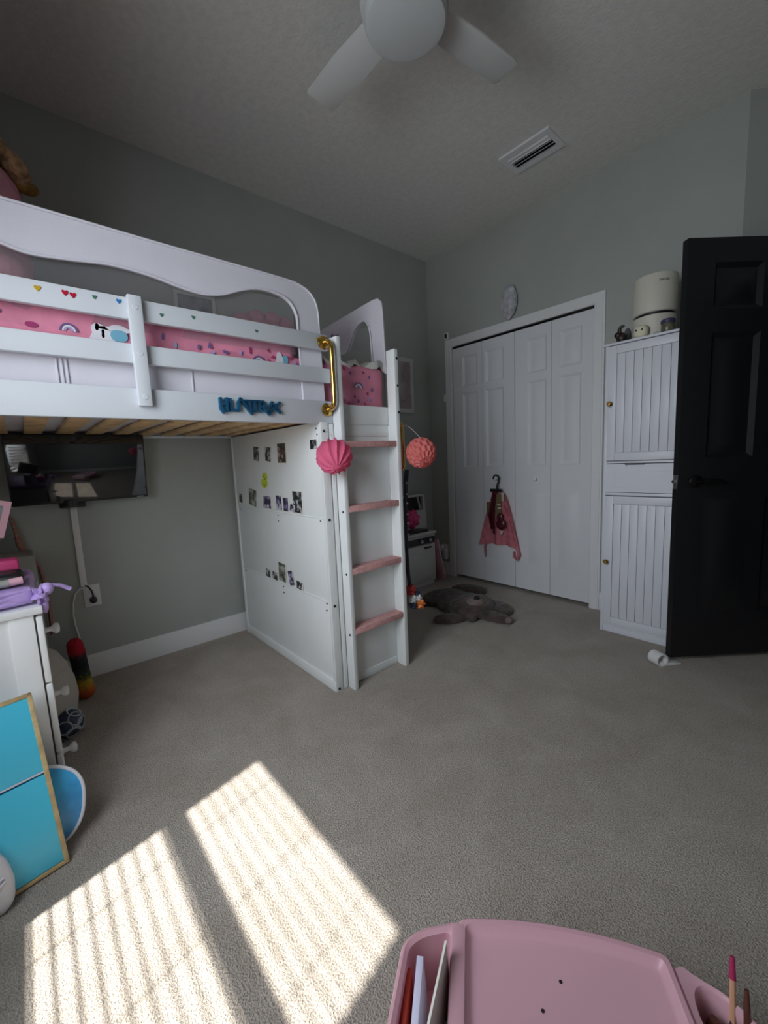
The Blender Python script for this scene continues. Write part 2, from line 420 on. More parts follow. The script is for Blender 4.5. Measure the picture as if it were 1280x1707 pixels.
# window
w = thing('window_1', None, None, (1.89, YW, WZ0)); w['kind'] = 'structure'
yF = YW-.045
GX0, GX1 = 1.516, 2.295
b = B(); y0, y1 = YW-.08, YW-.04
b.box(WX0, GX0, y0, y1, WZ0, WZ1); b.box(GX1, WX1, y0, y1, WZ0, WZ1)
b.box(GX0, GX1, y0, y1, WZ0, WZ0+.04); b.box(GX0, GX1, y0, y1, 2.124, WZ1)
b.box(GX0, GX1, YW-.07, YW-.04, 1.494, 1.566)
obj('frame', b, 'plastic', w)
b = B(); b.box(GX0, GX1, YW-.05, YW-.046, WZ0+.04, 2.124, 0); obj('pane', b, 'glass', w)
b = B(); b.box(WX0-.04, WX1+.04, YW-.01, YW+.05, WZ0-.03, WZ0); obj('sill', b, 'trim', w)
bl = thing('window_blind', 'white horizontal slat blind in the window', 'blind', (1.89, YW+.03, WZ1))
b = B(); z = WZ0+.05
while z < WZ1-.07:
    th = math.radians(54)
    b.box(WX0+.01, WX1-.01, YW+.004, YW+.051, z-.001, z+.001, 0, rot=Matrix.Rotation(-th, 4, 'X')); z += .070
obj('slats', b, 'blind', bl)
b = B(); b.box(WX0+.005, WX1-.005, YW+.002, YW+.058, WZ1-.05, WZ1); obj('head_rail', b, 'plastic', bl)
b = B()
for x in (1.62, 1.90, 2.16): b.tube([(x, YW+.028, WZ0+.03), (x, YW+.028, WZ1-.04)], .0022, 6)
obj('ladder_cord', b, 'thread', bl)
# baseboards
def baseboard(name, segs, label):
    b = B()
    for p, q in segs:
        p3, q3 = Vector((*p, 0)), Vector((*q, 0)); d = (q3-p3).normalized(); n = Vector((d.y, -d.x, 0)); L = (q3-p3).length
        prof = [(0, 0), (.016, 0), (.016, .085), (.012, .092), (.012, .102), (.008, .108), (.006, .122), (0, .122)]
        b.prism(prof, p3, n, (0, 0, 1), d*L)
    struct(name, b, 'trim', label=label)
baseboard('baseboard_left', [((0, YW), (0, 0))], 'white moulded baseboard under the loft bed')
baseboard('baseboard_back', [((0, 0), (.215, 0)), ((1.55, 0), (2.2135, 0))], 'white baseboard beside the closet')
baseboard('baseboard_front', [((XR, YW), (0, YW))], 'white baseboard under the window')
baseboard('baseboard_right', [((XR, -.66), (XR, YW))], 'white baseboard on the right wall')
# closet casing
b = B()
def casing(a, t0, t1):
    b.prism([(.213+a, 0), (.213+a, 2.12-a), (1.552-a, 2.12-a), (1.552-a, 0), (OX1+a*.6, 0), (OX1+a*.6, OZ+a*.6), (OX0-a*.6, OZ+a*.6), (OX0-a*.6, 0)], (0, t0, 0), (1, 0, 0), (0, 0, 1), (0, t1-t0, 0))
casing(0, 0, -.016); casing(.012, -.016, -.021)
struct('trim_1', b, 'trim', label='white casing around the closet opening')
b = B(); b.box(OX0, OX1, .01, .05, OZ-.012, OZ, .001); struct('trim_2', b, 'blackmetal', label='dark sliding track above the closet doors')
# bifold doors
def bifold(idx, leaves, knob_x, label):
    r = thing('door_%d' % idx, None, None, ((leaves[0][0]+leaves[-1][1])/2, 0, 0)); r['kind'] = 'structure'; r['label'] = label
    for x0, x1, p0, p1 in leaves:
        b = B(); b.panel_slab(x0, x1, .028, 2.03, -.006, .026, [(p0, p1, .235, .825), (p0, p1, 1.012, 1.642), (p0, p1, 1.698, 1.948)])
        obj('leaf', b, 'doorwhite', r)
    b = B(); b.lathe([(0, .032), (.012, .031), (.017, .025), (.016, .018), (.008, .012), (.007, .003), (.014, 0)], (knob_x, -.006, .915), (0, -1, 0), 24)
    obj('knob', b, 'knobwhite', r)
bifold(1, [(.291, .594, .392, .546), (.597, .893, .626, .795)], .725, 'left pair of white panelled closet doors')
bifold(2, [(.897, 1.188, 1.0, 1.152), (1.191, 1.479, 1.25, 1.403)], 1.072, 'right pair of white panelled closet doors')
# bedroom door (black), standing open
P0 = Vector((2.112, -.530, 0)); ang = math.atan2(.777, .63)
DM = Matrix.Translation(P0) @ Matrix.Rotation(ang, 4, 'Z')
dr = thing('door_3', None, None, (2.607, .09, 0)); dr['kind'] = 'structure'; dr['label'] = 'black six panel bedroom door standing open'
b = B(DM); pz = [(.25, .855), (1.045, 1.635), (1.742, 1.945)]
b.panel_slab(0, .81, .028, 2.052, 0, .035, [(a, c, z0, z1) for a, c in ((.132, .368), (.446, .682)) for z0, z1 in pz], ins=(.020, .006, .034), dep=(.016, .0, .012))
obj('leaf', b, 'doorblack', dr)
for sgn, yy in ((-1, 0), (1, .035)):
    b = B(DM); b.lathe([(0, 0), (.032, 0), (.032, .006), (.026, .012), (.012, .014), (.011, .05), (0, .05)], (.085, yy, .935), (0, sgn, 0), 28)
    pts = [(.085, yy+sgn*.05, .935), (.10, yy+sgn*.053, .937), (.13, yy+sgn*.053, .941), (.16, yy+sgn*.053, .938), (.19, yy+sgn*.052, .930), (.205, yy+sgn*.050, .926)]
    b.tube(pts, .01, 10, radii=[.012, .011, .010, .009, .009, .007])
    obj('door_handle', b, 'blackmetal', dr)
b = B(DM); b.box(-.003, .001, .006, .029, .90, .97, .001); b.cyl((-.002, .0175, .938), (-.014, .0175, .938), .010, .008, 16); obj('latch', b, 'silver', dr)
b = B(DM)
for z in (.25, 1.05, 1.85): b.cyl((.813, .0, z), (.813, .0, z+.09), .007)
obj('hinge', b, 'blackmetal', dr)

# ------------------------------------------------------------------ ceiling fan and vent
FX, FY = 1.635, -1.845
f = thing('ceiling_fan', 'white ceiling fan with a round flush light', 'fan', (FX, FY, H))
b = B(); b.lathe([(0, H), (.085, H), (.085, H-.035), (.06, H-.06), (.045, H-.075), (.045, 2.66), (.11, 2.645), (.142, 2.62), (.146, 2.56), (.140, 2.545), (0, 2.545)], (FX, FY, 0), (0, 0, 1), 48)
obj('motor_housing', b, 'fan', f)
b = B(); b.lathe([(.134, 2.546), (.134, 2.515), (.128, 2.503), (.112, 2.497), (0, 2.495)], (FX, FY, 0), (0, 0, 1), 48); obj('light_diffuser', b, 'fanlight', f)
for k, a in enumerate((83, 181, 263, 353)):
    b = B(Matrix.Translation((FX, FY, 2.575)) @ Matrix.Rotation(math.radians(a), 4, 'Z') @ Matrix.Rotation(math.radians(8), 4, 'X'))
    out = [(.13, -.062), (.30, -.068), (.47, -.062), (.487, -.058), (.493, -.045), (.500, .045), (.497, .058), (.485, .063), (.30, .066), (.13, .055)]
    b.prism(out, (0, 0, -.004), (1, 0, 0), (0, 1, 0), (0, 0, .008), bev=.002)
    obj('blade', b, 'fan', f)
v = thing('ceiling_vent', 'white louvered air vent in the ceiling', 'vent', (1.315, -.50, H))
b = B(); b.frame([(-.155, -.10), (.155, -.10), (.155, .10), (-.155, .10)], [(-.125, -.062), (.125, -.062), (.125, .062), (-.125, .062)], (1.315, -.5, H), (1, 0, 0), (0, 1, 0), (0, 0, -.012)); obj('frame', b, 'trim', v)
b = B(); b.box(1.19, 1.44, -.562, -.438, H-.003, H-.001, 0); obj('duct_dark_sheet', b, 'ink', v)  # black sheet paints the darkness of a duct; the ceiling stays closed
for k in range(5):
    b = B(); y = -.55+k*.025
    b.box(1.19, 1.44, y-.010, y+.010, H-.0115, H-.0095, .0005, rot=Matrix.Rotation(math.radians(38 if k > 1 else -38), 4, 'X')); obj('louver', b, 'trim', v)

# ------------------------------------------------------------------ loft bed
BX = 1.10; YE = -3.47
bed = thing('loft_bed', 'white loft bed with ladder, guard rails and tall end panel', 'bed', (.57, -2.4, 0))
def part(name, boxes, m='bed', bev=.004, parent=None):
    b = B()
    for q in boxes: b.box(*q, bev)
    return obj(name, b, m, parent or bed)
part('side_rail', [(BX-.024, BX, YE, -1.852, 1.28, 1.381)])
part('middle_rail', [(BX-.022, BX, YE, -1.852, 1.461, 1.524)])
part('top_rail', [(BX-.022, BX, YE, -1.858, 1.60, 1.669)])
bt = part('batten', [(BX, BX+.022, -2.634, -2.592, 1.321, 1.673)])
for z in (1.35, 1.49, 1.635):
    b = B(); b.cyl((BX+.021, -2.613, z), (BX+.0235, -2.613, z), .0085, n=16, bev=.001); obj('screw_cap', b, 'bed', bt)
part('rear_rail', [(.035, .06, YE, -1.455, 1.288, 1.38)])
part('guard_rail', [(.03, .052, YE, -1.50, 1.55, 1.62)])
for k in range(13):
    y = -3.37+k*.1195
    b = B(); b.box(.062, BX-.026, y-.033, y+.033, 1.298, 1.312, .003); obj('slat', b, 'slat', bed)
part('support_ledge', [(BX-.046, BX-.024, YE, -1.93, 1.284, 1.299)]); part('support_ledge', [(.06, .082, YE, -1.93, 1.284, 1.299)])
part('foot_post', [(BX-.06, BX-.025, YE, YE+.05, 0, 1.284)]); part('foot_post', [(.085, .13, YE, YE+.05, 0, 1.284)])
# end panel with the photographs (three boards, a skirting, corner strips)
ep = part('end_panel', [(.045, BX, -1.918, -1.905, .0, .452), (.045, BX, -1.920, -1.905, .448, .853), (.045, BX, -1.922, -1.905, .849, 1.289)], 'bedpanel', .0015)
b = B(); b.box(.045, .066, -1.926, -1.905, 0, 1.285, .002); b.box(.066, BX, -1.926, -1.905, 0, .052, .003); b.box(BX-.014, BX+.004, -1.924, -1.884, 0, 1.288, .002)
b.box(.066, BX-.014, -1.9245, -1.916, .846, .853, .001); b.box(.066, BX-.014, -1.9245, -1.914, .444, .451, .001)
obj('edge_strip', b, 'bedpanel', ep)
for x, z in ((BX-.035, 1.262), (.62, .832), (.62, .80), (.10, .835), (BX-.05, .835), (.62, .43), (.62, .395), (BX-.04, .436), (BX-.045, .40), (.10, .43), (BX-.03, 1.235), (BX-.03, .02)):
    b = B(); y = -1.9215 if z > .85 else -1.9195
    b.cyl((x, y, z), (x, y-.003, z), .004, n=10); obj('screw', b, 'bolt', ep)
for z in (1.248, .843, .43, .014):
    b = B(); b.cyl((BX+.003, -1.907, z), (BX+.008, -1.907, z), .0065, n=14, bev=.001); obj('screw', b, 'bolt', ep)
# ladder tower front
part('tower_front', [(BX-.018, BX-.006, -1.888, -1.462, 0, 1.285)], 'bedpanel')
part('tower_frame', [(BX-.010, BX+.002, -1.876, -1.852, 0, 1.28), (BX-.008, BX+.002, -1.512, -1.478, .0, 1.28),
                     (BX-.008, BX-.001, -1.829, -1.512, .0, .042), (BX-.012, BX-.0005, -1.852, -1.478, 1.2805, 1.372), (BX-.008, BX-.002, -1.829, -1.512, 1.225, 1.25)], 'bedpanel')
part('tower_back', [(.045, BX+.004, -1.476, -1.455, 0, 1.30)], 'bedpanel')
L1 = part('stringer', [(BX+.001, BX+.058, -1.852, -1.829, 0, 1.655)], 'bedpanel')
R1 = part('stringer', [(BX+.001, BX+.062, -1.514, -1.488, 0, 1.645)], 'bedpanel')
for z in (.292, .590, .888, 1.188):
    b = B(); b.cyl((BX+.04, -1.8515, z-.012), (BX+.04, -1.8545, z-.012), .0055, n=12); obj('screw', b, 'bolt', L1)
for z in (1.60, 1.47, 1.34):
    b = B(); b.cyl((BX+.0615, -1.497, z), (BX+.064, -1.497, z), .006, n=12); obj('screw', b, 'bolt', R1)
for z in (.305, .602, .900, 1.200):
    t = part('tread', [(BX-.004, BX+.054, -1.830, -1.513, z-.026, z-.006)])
    b = B(); b.box(BX-.003, BX+.058, -1.8295, -1.5135, z-.007, z, .002); b.box(BX+.0535, BX+.058, -1.8295, -1.5135, z-.028, z-.004, .0015)
    obj('tread_pad', b, 'felt', t)
# grab bars
def grab(p0, p1, n, so, label):
    p0, p1, n = Vector(p0), Vector(p1), Vector(n)
    b = B(); ax = (p1-p0).normalized(); r = .038; pts = [p0]
    for k in range(9):
        a = k/8*PI/2; pts.append(p0+n*(so-r)+n*r*math.sin(a)+ax*r*(1-math.cos(a)))
    for k in range(9):
        a = k/8*PI/2; pts.append(p1+n*(so-r)+n*r*math.cos(a)-ax*r*(1-math.sin(a)))
    pts.append(p1)
    b.tube(pts, .011, 16); g = obj('grab_bar', b, 'gold', bed)
    for p in (p0, p1):
        b = B(); b.lathe([(0, 0), (.029, 0), (.030, .003), (.026, .010), (.014, .014), (0, .014)], p, n, 28); obj('flange', b, 'gold', g)
grab((BX+.001, -1.882, 1.632), (BX+.001, -1.882, 1.342), (1, 0, 0), .062, '')
grab((BX-.018, -1.4545, 1.30), (BX-.018, -1.4545, 1.045), (0, 1, 0), .052, '')

# ------------------------------------------------------------------ bedding
def rough_box(b, x0, x1, y0, y1, z0, z1, bev, amp, sc, mi=0, cuts=18):
    from mathutils import noise
    t = bmesh.new(); bmesh.ops.create_cube(t, size=1)
    for v_ in t.verts: v_.co = Vector(((x0+x1)/2+v_.co.x*(x1-x0), (y0+y1)/2+v_.co.y*(y1-y0), (z0+z1)/2+v_.co.z*(z1-z0)))
    bmesh.ops.bevel(t, geom=t.edges[:], offset=bev, segments=4, profile=.5, affect='EDGES')
    bmesh.ops.subdivide_edges(t, edges=[e for e in t.edges if e.calc_length() > .06], cuts=cuts, use_grid_fill=True)
    t.normal_update()
    for v_ in t.verts: v_.co += v_.normal*amp*noise.noise(v_.co*sc)
    b._merge(t, None, mi)
b = B(); rough_box(b, .065, 1.045, -3.44, -1.478, 1.315, 1.575, .03, .006, 7)
def arc_print(b, y, z, r, x, mi, w=.006, tilt=0.):
    out = []; inn = []
    for k in range(13):
        a = PI*k/12+tilt; out.append((y+r*math.cos(a), z+r*math.sin(a))); inn.append((y+(r-w)*math.cos(a), z+(r-w)*math.sin(a)))
    b.prism(out+inn[::-1], (x, 0, 0), (0, 1, 0), (0, 0, 1), (.002, 0, 0), mi)
def blob_print(b, y, z, ry, rz, x, mi, lob=3, ph=0., k=.25):
    P = [(y+ry*(1+k*math.cos(lob*a+ph))*math.cos(a), z+rz*(1+k*math.cos(lob*a+ph))*math.sin(a)) for a in [2*PI*i/28 for i in range(28)]]
    b.prism(P, (x, 0, 0), (0, 1, 0), (0, 0, 1), (.0015, 0, 0), mi)
XS = 1.0485
for f_ in b.bm.faces:
    f_.normal_update()
    if f_.normal.z < -.6: f_.material_index = 2
db = B(); rough_box(db, .075, 1.046, -3.42, -1.99, 1.50, 1.645, .03, .007, 8)
bb = lambda y: db if y < -1.97 else b
for y, z, s in ((-2.165, 1.535, 1), (-1.655, 1.475, .9), (-2.79, 1.562, .8), (-3.2, 1.55, 1), (-2.30, 1.40, 1)):
    for r, mi in ((.030, 1), (.022, 2), (.015, 5)): arc_print(bb(y), y, z-.012, r*s, XS, mi, .006*s)
blob_print(db, -2.70, 1.553, .04, .028, XS, 2, 3, .4); blob_print(db, -2.655, 1.555, .02, .024, XS+.001, 4, 2); blob_print(db, -2.655, 1.575, .05, .012, XS, 2, 4)
blob_print(db, -2.07, 1.545, .022, .028, XS, 2, 3, 1.); blob_print(db, -2.045, 1.55, .010, .024, XS+.001, 4, 2)
for y, z, mi in ((-2.82, 1.528, 1), (-2.77, 1.528, 1), (-2.74, 1.526, 1), (-2.95, 1.58, 1), (-2.715, 1.575, 1), (-2.70, 1.556, 1), (-2.48, 1.55, 4), (-2.52, 1.575, 1), (-2.40, 1.555, 1), (-2.35, 1.54, 5), (-2.36, 1.565, 1),
                 (-2.30, 1.55, 1), (-2.24, 1.555, 5), (-2.20, 1.57, 3), (-2.12, 1.58, 3), (-2.10, 1.555, 3), (-2.12, 1.535, 3), (-2.02, 1.56, 3), (-2.0, 1.54, 5), (-1.99, 1.535, 1),
                 (-1.80, 1.42, 3), (-1.785, 1.545, 1), (-1.74, 1.55, 3), (-1.76, 1.50, 3), (-1.70, 1.53, 1), (-1.62, 1.54, 3), (-1.60, 1.44, 3), (-1.585, 1.52, 1), (-1.57, 1.46, 1), (-1.75, 1.40, 3), (-1.72, 1.385, 3), (-1.66, 1.40, 1), (-1.62, 1.39, 3), (-1.68, 1.42, 3), (-1.81, 1.46, 3), (-1.59, 1.41, 5)):
    blob_print(bb(y), y, z, random.uniform(.004, .009), random.uniform(.005, .010), XS, mi, random.choice((2, 3)), random.random()*6, .4)
blob_print(db, -2.88, 1.555, .014, .009, XS, 3, 2, 0, .1)
tag(obj('mattress', b, ['pinksheet', 'dpurple', 'dwhite', 'dmag', 'dteal', 'dlil']), 'mattress in a pink printed sheet, bare part beside the ladder', 'mattress')
tag(obj('duvet', db, ['pinksheet', 'dpurple', 'dwhite', 'dmag', 'dteal', 'dlil']), 'pink rainbow print duvet seen between the guard rails', 'duvet')
# white throw folded over the far end of the mattress
from mathutils import noise as mnoise
b = B(); G = []
for i in range(22):
    y = -1.90+i*.0208; row = []
    for j in range(26):
        s = j/25; x = .30+s*.76
        z = 1.596+.022*mnoise.noise(Vector((x*9, y*11, 3)))+.012*math.sin(y*60+x*7)*(.3+s)
        if s > .9: x = .30+.9*.76+.05+.012*math.sin(y*40); z -= (s-.9)*.32*(1+.3*math.sin(y*55))
        if y > -1.55 and s > .6: z += .025*math.exp(-((y+1.50)/.02)**2)
        row.append((x, y, z))
    G.append(row)
b.sheet(G, 0, .008)
tag(obj('throw_blanket', b, 'whitecloth'), 'off white throw draped over the mattress above the ladder', 'blanket')
# bed canopy
cn = thing('bed_canopy', 'white fabric bed canopy with wavy openings above the guard rails', 'canopy', (1.06, -2.4, 1.36))
def smooth_curve(pts, n=6):
    out = []
    for i in range(len(pts)-1):
        p0 = pts[max(i-1, 0)]; p1 = pts[i]; p2 = pts[i+1]; p3 = pts[min(i+2, len(pts)-1)]
        for k in range(n):
            t = k/n
            out.append(tuple(.5*((2*p1[d])+(-p0[d]+p2[d])*t+(2*p0[d]-5*p1[d]+4*p2[d]-p3[d])*t*t+(-p0[d]+3*p1[d]-3*p2[d]+p3[d])*t**3) for d in (0, 1)))
    out.append(pts[-1]); return out
top_in = smooth_curve([(-3.33, 1.55), (-3.32, 1.66), (-3.27, 1.75), (-3.17, 1.80), (-3.05, 1.795), (-2.924, 1.764), (-2.861, 1.752), (-2.762, 1.76), (-2.66, 1.772), (-2.548, 1.767), (-2.45, 1.75), (-2.374, 1.743), (-2.30, 1.756), (-2.235, 1.784), (-2.17, 1.806), (-2.11, 1.812), (-2.05, 1.805), (-2.01, 1.785), (-1.987, 1.745), (-1.982, 1.69), (-1.982, 1.372)], 4)
top_out = []
N = len(top_in)
key = [(-3.45, 1.50), (-3.45, 1.80), (-3.40, 1.885), (-3.0, 1.889), (-2.5, 1.882), (-2.05, 1.878), (-1.97, 1.872), (-1.92, 1.856), (-1.885, 1.82), (-1.874, 1.775), (-1.872, 1.70), (-1.872, 1.372)]
def resample(P, n):
    L = [0]
    for a, c in zip(P, P[1:]): L.append(L[-1]+math.dist(a, c))
    out = []
    for k in range(n):
        t = L[-1]*k/(n-1); i = max(j for j in range(len(P)) if L[j] <= t+1e-9); i = min(i, len(P)-2)
        u = (t-L[i])/max(L[i+1]-L[i], 1e-9); out.append((P[i][0]+(P[i+1][0]-P[i][0])*u, P[i][1]+(P[i+1][1]-P[i][1])*u))
    return out
top_out = resample(smooth_curve(key, 6), N)
XC = 1.058
def strip(b, P, Q, fpos, thick):
    G = [[fpos(*p), fpos(*q)] for p, q in zip(P, Q)]
    G = [[Vector(a)+(Vector(c)-Vector(a))*k/5 for k in range(6)] for a, c in G]
    b.sheet(G, 0, thick)
b = B(); strip(b, top_out, top_in, lambda y, z: (XC+.010*max(0, (1.889-z)/.3), y, z), .012)
fp = obj('front_panel', b, 'canopy', cn)
b = B(); b.tube([(XC+.008, y, z) for y, z in top_in], .004, 8); b.tube([(XC+.004, y, z) for y, z in top_out], .004, 8); obj('seam_piping', b, 'canopy', fp)
b = B(); G = [[(XC+.004+.003*mnoise.noise(Vector((y*5, z*3, 1))), y, z) for z in (1.372, 1.40, 1.43, 1.46, 1.488)] for y in [-3.45+k*.0293 for k in range(51)]]
b.sheet(G, 0, .004)
for y in (-2.835, -2.822, -2.81, -2.44, -1.97): b.box(XC+.006, XC+.0085, y-.003, y+.003, 1.375, 1.46, .001)
obj('side_skirt', b, 'canopy', cn)
b = B(); b.sheet([[(XC-.012, y, z) for z in (1.58, 1.68, 1.80)] for y in (-3.30, -2.7, -2.2, -1.99)]); obj('net_window', b, 'net', cn)
e_in = smooth_curve([(.16, 1.60), (.17, 1.72), (.24, 1.80), (.42, 1.80), (.58, 1.765), (.70, 1.72), (.755, 1.76), (.80, 1.82), (.86, 1.85), (.905, 1.845), (.935, 1.80), (.945, 1.72), (.95, 1.60)], 4)
e_out = resample(smooth_curve([(.06, 1.50), (.06, 1.80), (.10, 1.89), (.45, 1.905), (.80, 1.925), (.95, 1.932), (1.0, 1.93), (1.025, 1.915), (1.035, 1.87), (1.04, 1.70), (1.045, 1.55)], 6), len(e_in))
b = B(); strip(b, e_out, e_in, lambda x, z: (x, -1.470+.004*max(0, (1.92-z)/.3), z), .012); epn = obj('end_panel', b, 'canopy', cn)
b = B(); b.tube([(x, -1.475, z) for x, z in e_in], .004, 8); b.tube([(x, -1.467, z) for x, z in e_out], .005, 8); obj('seam_piping', b, 'canopy', epn)
b = B()
for x0, z0, x1, z1, w_ in ((.60, 1.842, .66, 1.833, .007), (.595, 1.825, .60, 1.855, .008), (.60, 1.80, .66, 1.795, .012)):
    b.tube([(x0, -1.4825, z0), (x1, -1.4825, z1)], w_*.5, 6)
obj('print_mark', b, 'dpurple', epn)
b = B(); b.sheet([[(x, -1.460, z) for z in (1.60, 1.68, 1.82)] for x in (.18, .5, .93)]); obj('net_window', b, 'net', cn)
# cushions and plush toys on the bed
b = B()
b.ell((.24, -1.73, 1.80), (.10, .19, .20), 0, 28, 20, fn=lambda n: 1+.07*mnoise.noise(n*3))
for y, z in ((-1.87, 1.955), (-1.78, 1.985), (-1.68, 1.99), (-1.59, 1.975)): b.ell((.24, y, z), (.06, .055, .05))
tag(obj('plush_toy', b, 'pinkplush'), 'dusky pink soft toy behind the canopy opening near the ladder', 'soft toy')
b = B(); b.ell((.90, -3.08, 1.735), (.085, .23, .085), 0, 28, 20, fn=lambda n: (abs(n.x)**4+abs(n.y)**4+abs(n.z)**4)**-.12)
tag(obj('cushion', b, 'pinkplush'), 'pale pink cushion at the left edge of the canopy opening', 'cushion')
pt = thing('plush_pony', 'large pink soft toy with tan mane above the canopy, top left', 'soft toy', (.60, -3.02, 1.60))
b = B(); b.ell((.60, -3.05, 1.885), (.17, .22, .235), 0); b.ell((.60, -2.98, 2.10), (.13, .145, .13), 0); obj('body', b, 'pinkplush', pt)
b = B()
for k in range(26):
    a = random.uniform(0, 1); c = Vector((.60+random.uniform(-.07, .07), -3.00+a*.165, 2.30-a*a*.10+random.uniform(-.02, .02)))
    b.ell(c, (.032, .030, .040), 0, 10, 8, rot=Euler((random.random()*2, random.random()*2, 0)).to_matrix().to_4x4())
obj('mane', b, 'tan', pt)
b = B(); b.ell((.60, -2.845, 2.175), (.035, .035, .033), 0, 16, 12); b.ell((.60, -2.815, 2.165), (.028, .035, .022), 0, 16, 12); obj('muzzle', b, 'mustard', pt)
# letter sign
def sgx(px): return -2.368+(px-118)*.0002456
def sgz(py, px): return 1.368-((py-(px-118)*.049)-216)*.000231
strokes = [([(152, 235), (150, 400), (190, 462)], 46), ([(150, 330), (245, 330)], 36), ([(245, 235), (250, 445)], 46), ([(300, 250), (305, 430)], 42), ([(300, 425), (430, 432)], 42),
           ([(425, 440), (432, 300)], 42), ([(425, 310), (470, 235)], 40), ([(462, 240), (640, 492)], 44), ([(600, 280), (610, 440)], 40), ([(555, 275), (850, 285)], 42), ([(690, 290), (690, 455)], 44),
           ([(775, 300), (780, 460)], 42), ([(775, 370), (850, 368), (862, 300)], 36), ([(820, 370), (900, 465)], 40), ([(890, 430), (1010, 300)], 36), ([(985, 295), (1138, 475)], 46), ([(1140, 300), (925, 505)], 46)]
sg = thing('letter_sign', 'blue angular letter sign on the lower bed rail', 'sign', (BX, sgx(630), 1.30))
for nm, mt, ex, x0, dx in (('backing', 'signrim', 12, BX+.0005, .006), ('lettering', 'sign', 0, BX+.006, .009)):
    b = B()
    for pts, w_ in strokes:
        for (x0_, y0_), (x1_, y1_) in zip(pts, pts[1:]):
            p = Vector((sgx(x0_), sgz(y0_, x0_))); q = Vector((sgx(x1_), sgz(y1_, x1_))); d = (q-p).normalized(); n = Vector((-d.y, d.x))*(w_*.8+ex)*.5*.00024; e = d*.0022
            P = [p-e+n, q+e+n, q+e-n, p-e-n]
            b.prism([tuple(v_) for v_ in P], (x0+random.uniform(0, .0006), 0, 0), (0, 1, 0), (0, 0, 1), (dx, 0, 0))
    obj(nm, b, mt, sg)
# heart stickers along the top rail
for y, z, m, lab, sz in ((-2.857, 1.646, 'y_sticker', 'gold heart sticker, leftmost on the top guard rail', .009), (-2.793, 1.647, 'r_sticker', 'red heart sticker, left one of the close pair', .009),
                     (-2.774, 1.644, 'r_sticker', 'red heart sticker, right one of the close pair', .009), (-2.719, 1.650, 'g_sticker', 'dark green heart sticker right of the two red ones', .0065),
                     (-2.654, 1.651, 'b_sticker', 'blue heart sticker just left of the upright batten', .008), (-2.531, 1.631, 'g_sticker', 'dark sticker just right of the upright batten', .0065),
                     (-2.427, 1.642, 'g_sticker', 'dark sticker above the small rainbow prints on the sheet', .0065), (-2.191, 1.633, 'g_sticker', 'dark sticker below the pink soft toy', .0065),
                     (-1.912, 1.644, 'y_sticker', 'small gold sticker beside the upper brass flange', .005)):
    P = [(.9*math.sin(a)**3, .85*math.cos(a)-.35*math.cos(2*a)-.15*math.cos(3*a)) for a in [2*PI*k/24 for k in range(24)]]
    b = B(); b.prism(P, (BX+.0003, y, z), (0, sz, 0), (0, 0, sz), (.0018, 0, 0))
    tag(obj('heart_sticker', b, m), lab, 'sticker', 'heart stickers on the top guard rail')

# photographs on the end panel
PH = [('a', .372, .453, 1.131, 1.216, -.10, 'ph1', 'narrow grey snapshot, leftmost in the top row'), ('b', .522, .602, 1.124, 1.208, -.12, 'ph1', 'dark tilted snapshot, second in the top row'),
      ('c', .668, .775, 1.111, 1.219, -.02, 'ph4', 'largest top row snapshot with brownish lower half'), ('d', 1.003, 1.072, 1.169, 1.216, 0, 'ph1', 'small dark snapshot beside the pink paper ball'),
      ('e', .105, .165, .877, .938, -.1, 'ph1', 'tiny snapshot nearest the wall on the upper ledge'), ('f', .252, .378, .864, .973, -.16, 'ph3', 'pale leaning snapshot, second on the upper ledge'),
      ('g', .448, .565, .862, .937, 0, 'ph2', 'wide violet snapshot, third on the upper ledge'), ('h', .612, .686, .860, .945, 0, 'ph2', 'violet and dark red snapshot, fourth on the upper ledge'),
      ('i', .694, .758, .859, .935, 0, 'ph2', 'grey violet snapshot, fifth on the upper ledge'), ('j', .766, .824, .862, .904, -.3, 'ph2', 'small tilted snapshot in front of the big one'),
      ('k', .796, .906, .857, .973, -.02, 'ph1', 'big dark snapshot at the right end of the upper ledge'), ('l', .411, .478, .452, .503, -.1, 'ph1', 'small snapshot, leftmost on the lower ledge'),
      ('m', .497, .570, .453, .500, -.1, 'ph1', 'small snapshot, second on the lower ledge'), ('n', .578, .674, .456, .570, -.05, 'ph3', 'tallest black snapshot on the lower ledge'),
      ('o', .690, .764, .457, .542, .25, 'ph2', 'violet tilted snapshot, fourth on the lower ledge'), ('p', .777, .848, .453, .499, -.05, 'ph1', 'small snapshot, rightmost on the lower ledge')]
for i, (k, x0, x1, z0, z1, ro, m, lab) in enumerate(PH):
    b = B(Matrix.Translation(((x0+x1)/2, -1.925-(.002 if k == 'j' else 0), (z0+z1)/2)) @ Matrix.Rotation(-ro, 4, 'Y'))
    wx, wz = (x1-x0)/2*.93, (z1-z0)/2
    if k in 'jo': wx *= .85
    b.box(-wx, wx, -.0007, .0007, -wz, wz, 0, 0); b.box(-wx*.88, wx*.88, -.0012, -.0006, -wz*.92, wz*.92, 0, 1)
    tag(obj('photo_print', b, ['paper', m]), lab, 'photo', 'snapshots on the white bed panel')
b = B(); o = (.49, -1.9235, 1.0)
b.prism([(.030*math.cos(a), .026*math.sin(a)) for a in [2*PI*k/24 for k in range(24)]], (.497, -1.9228, 1.039), (1, 0, 0), (0, 0, 1), (0, -.0015, 0), 0)
b.prism([(.038*math.cos(a), .030*math.sin(a)) for a in [2*PI*k/24 for k in range(24)]], (.487, -1.9232, 1.008), (1, 0, 0), (0, 0, 1), (0, -.0015, 0), 0)
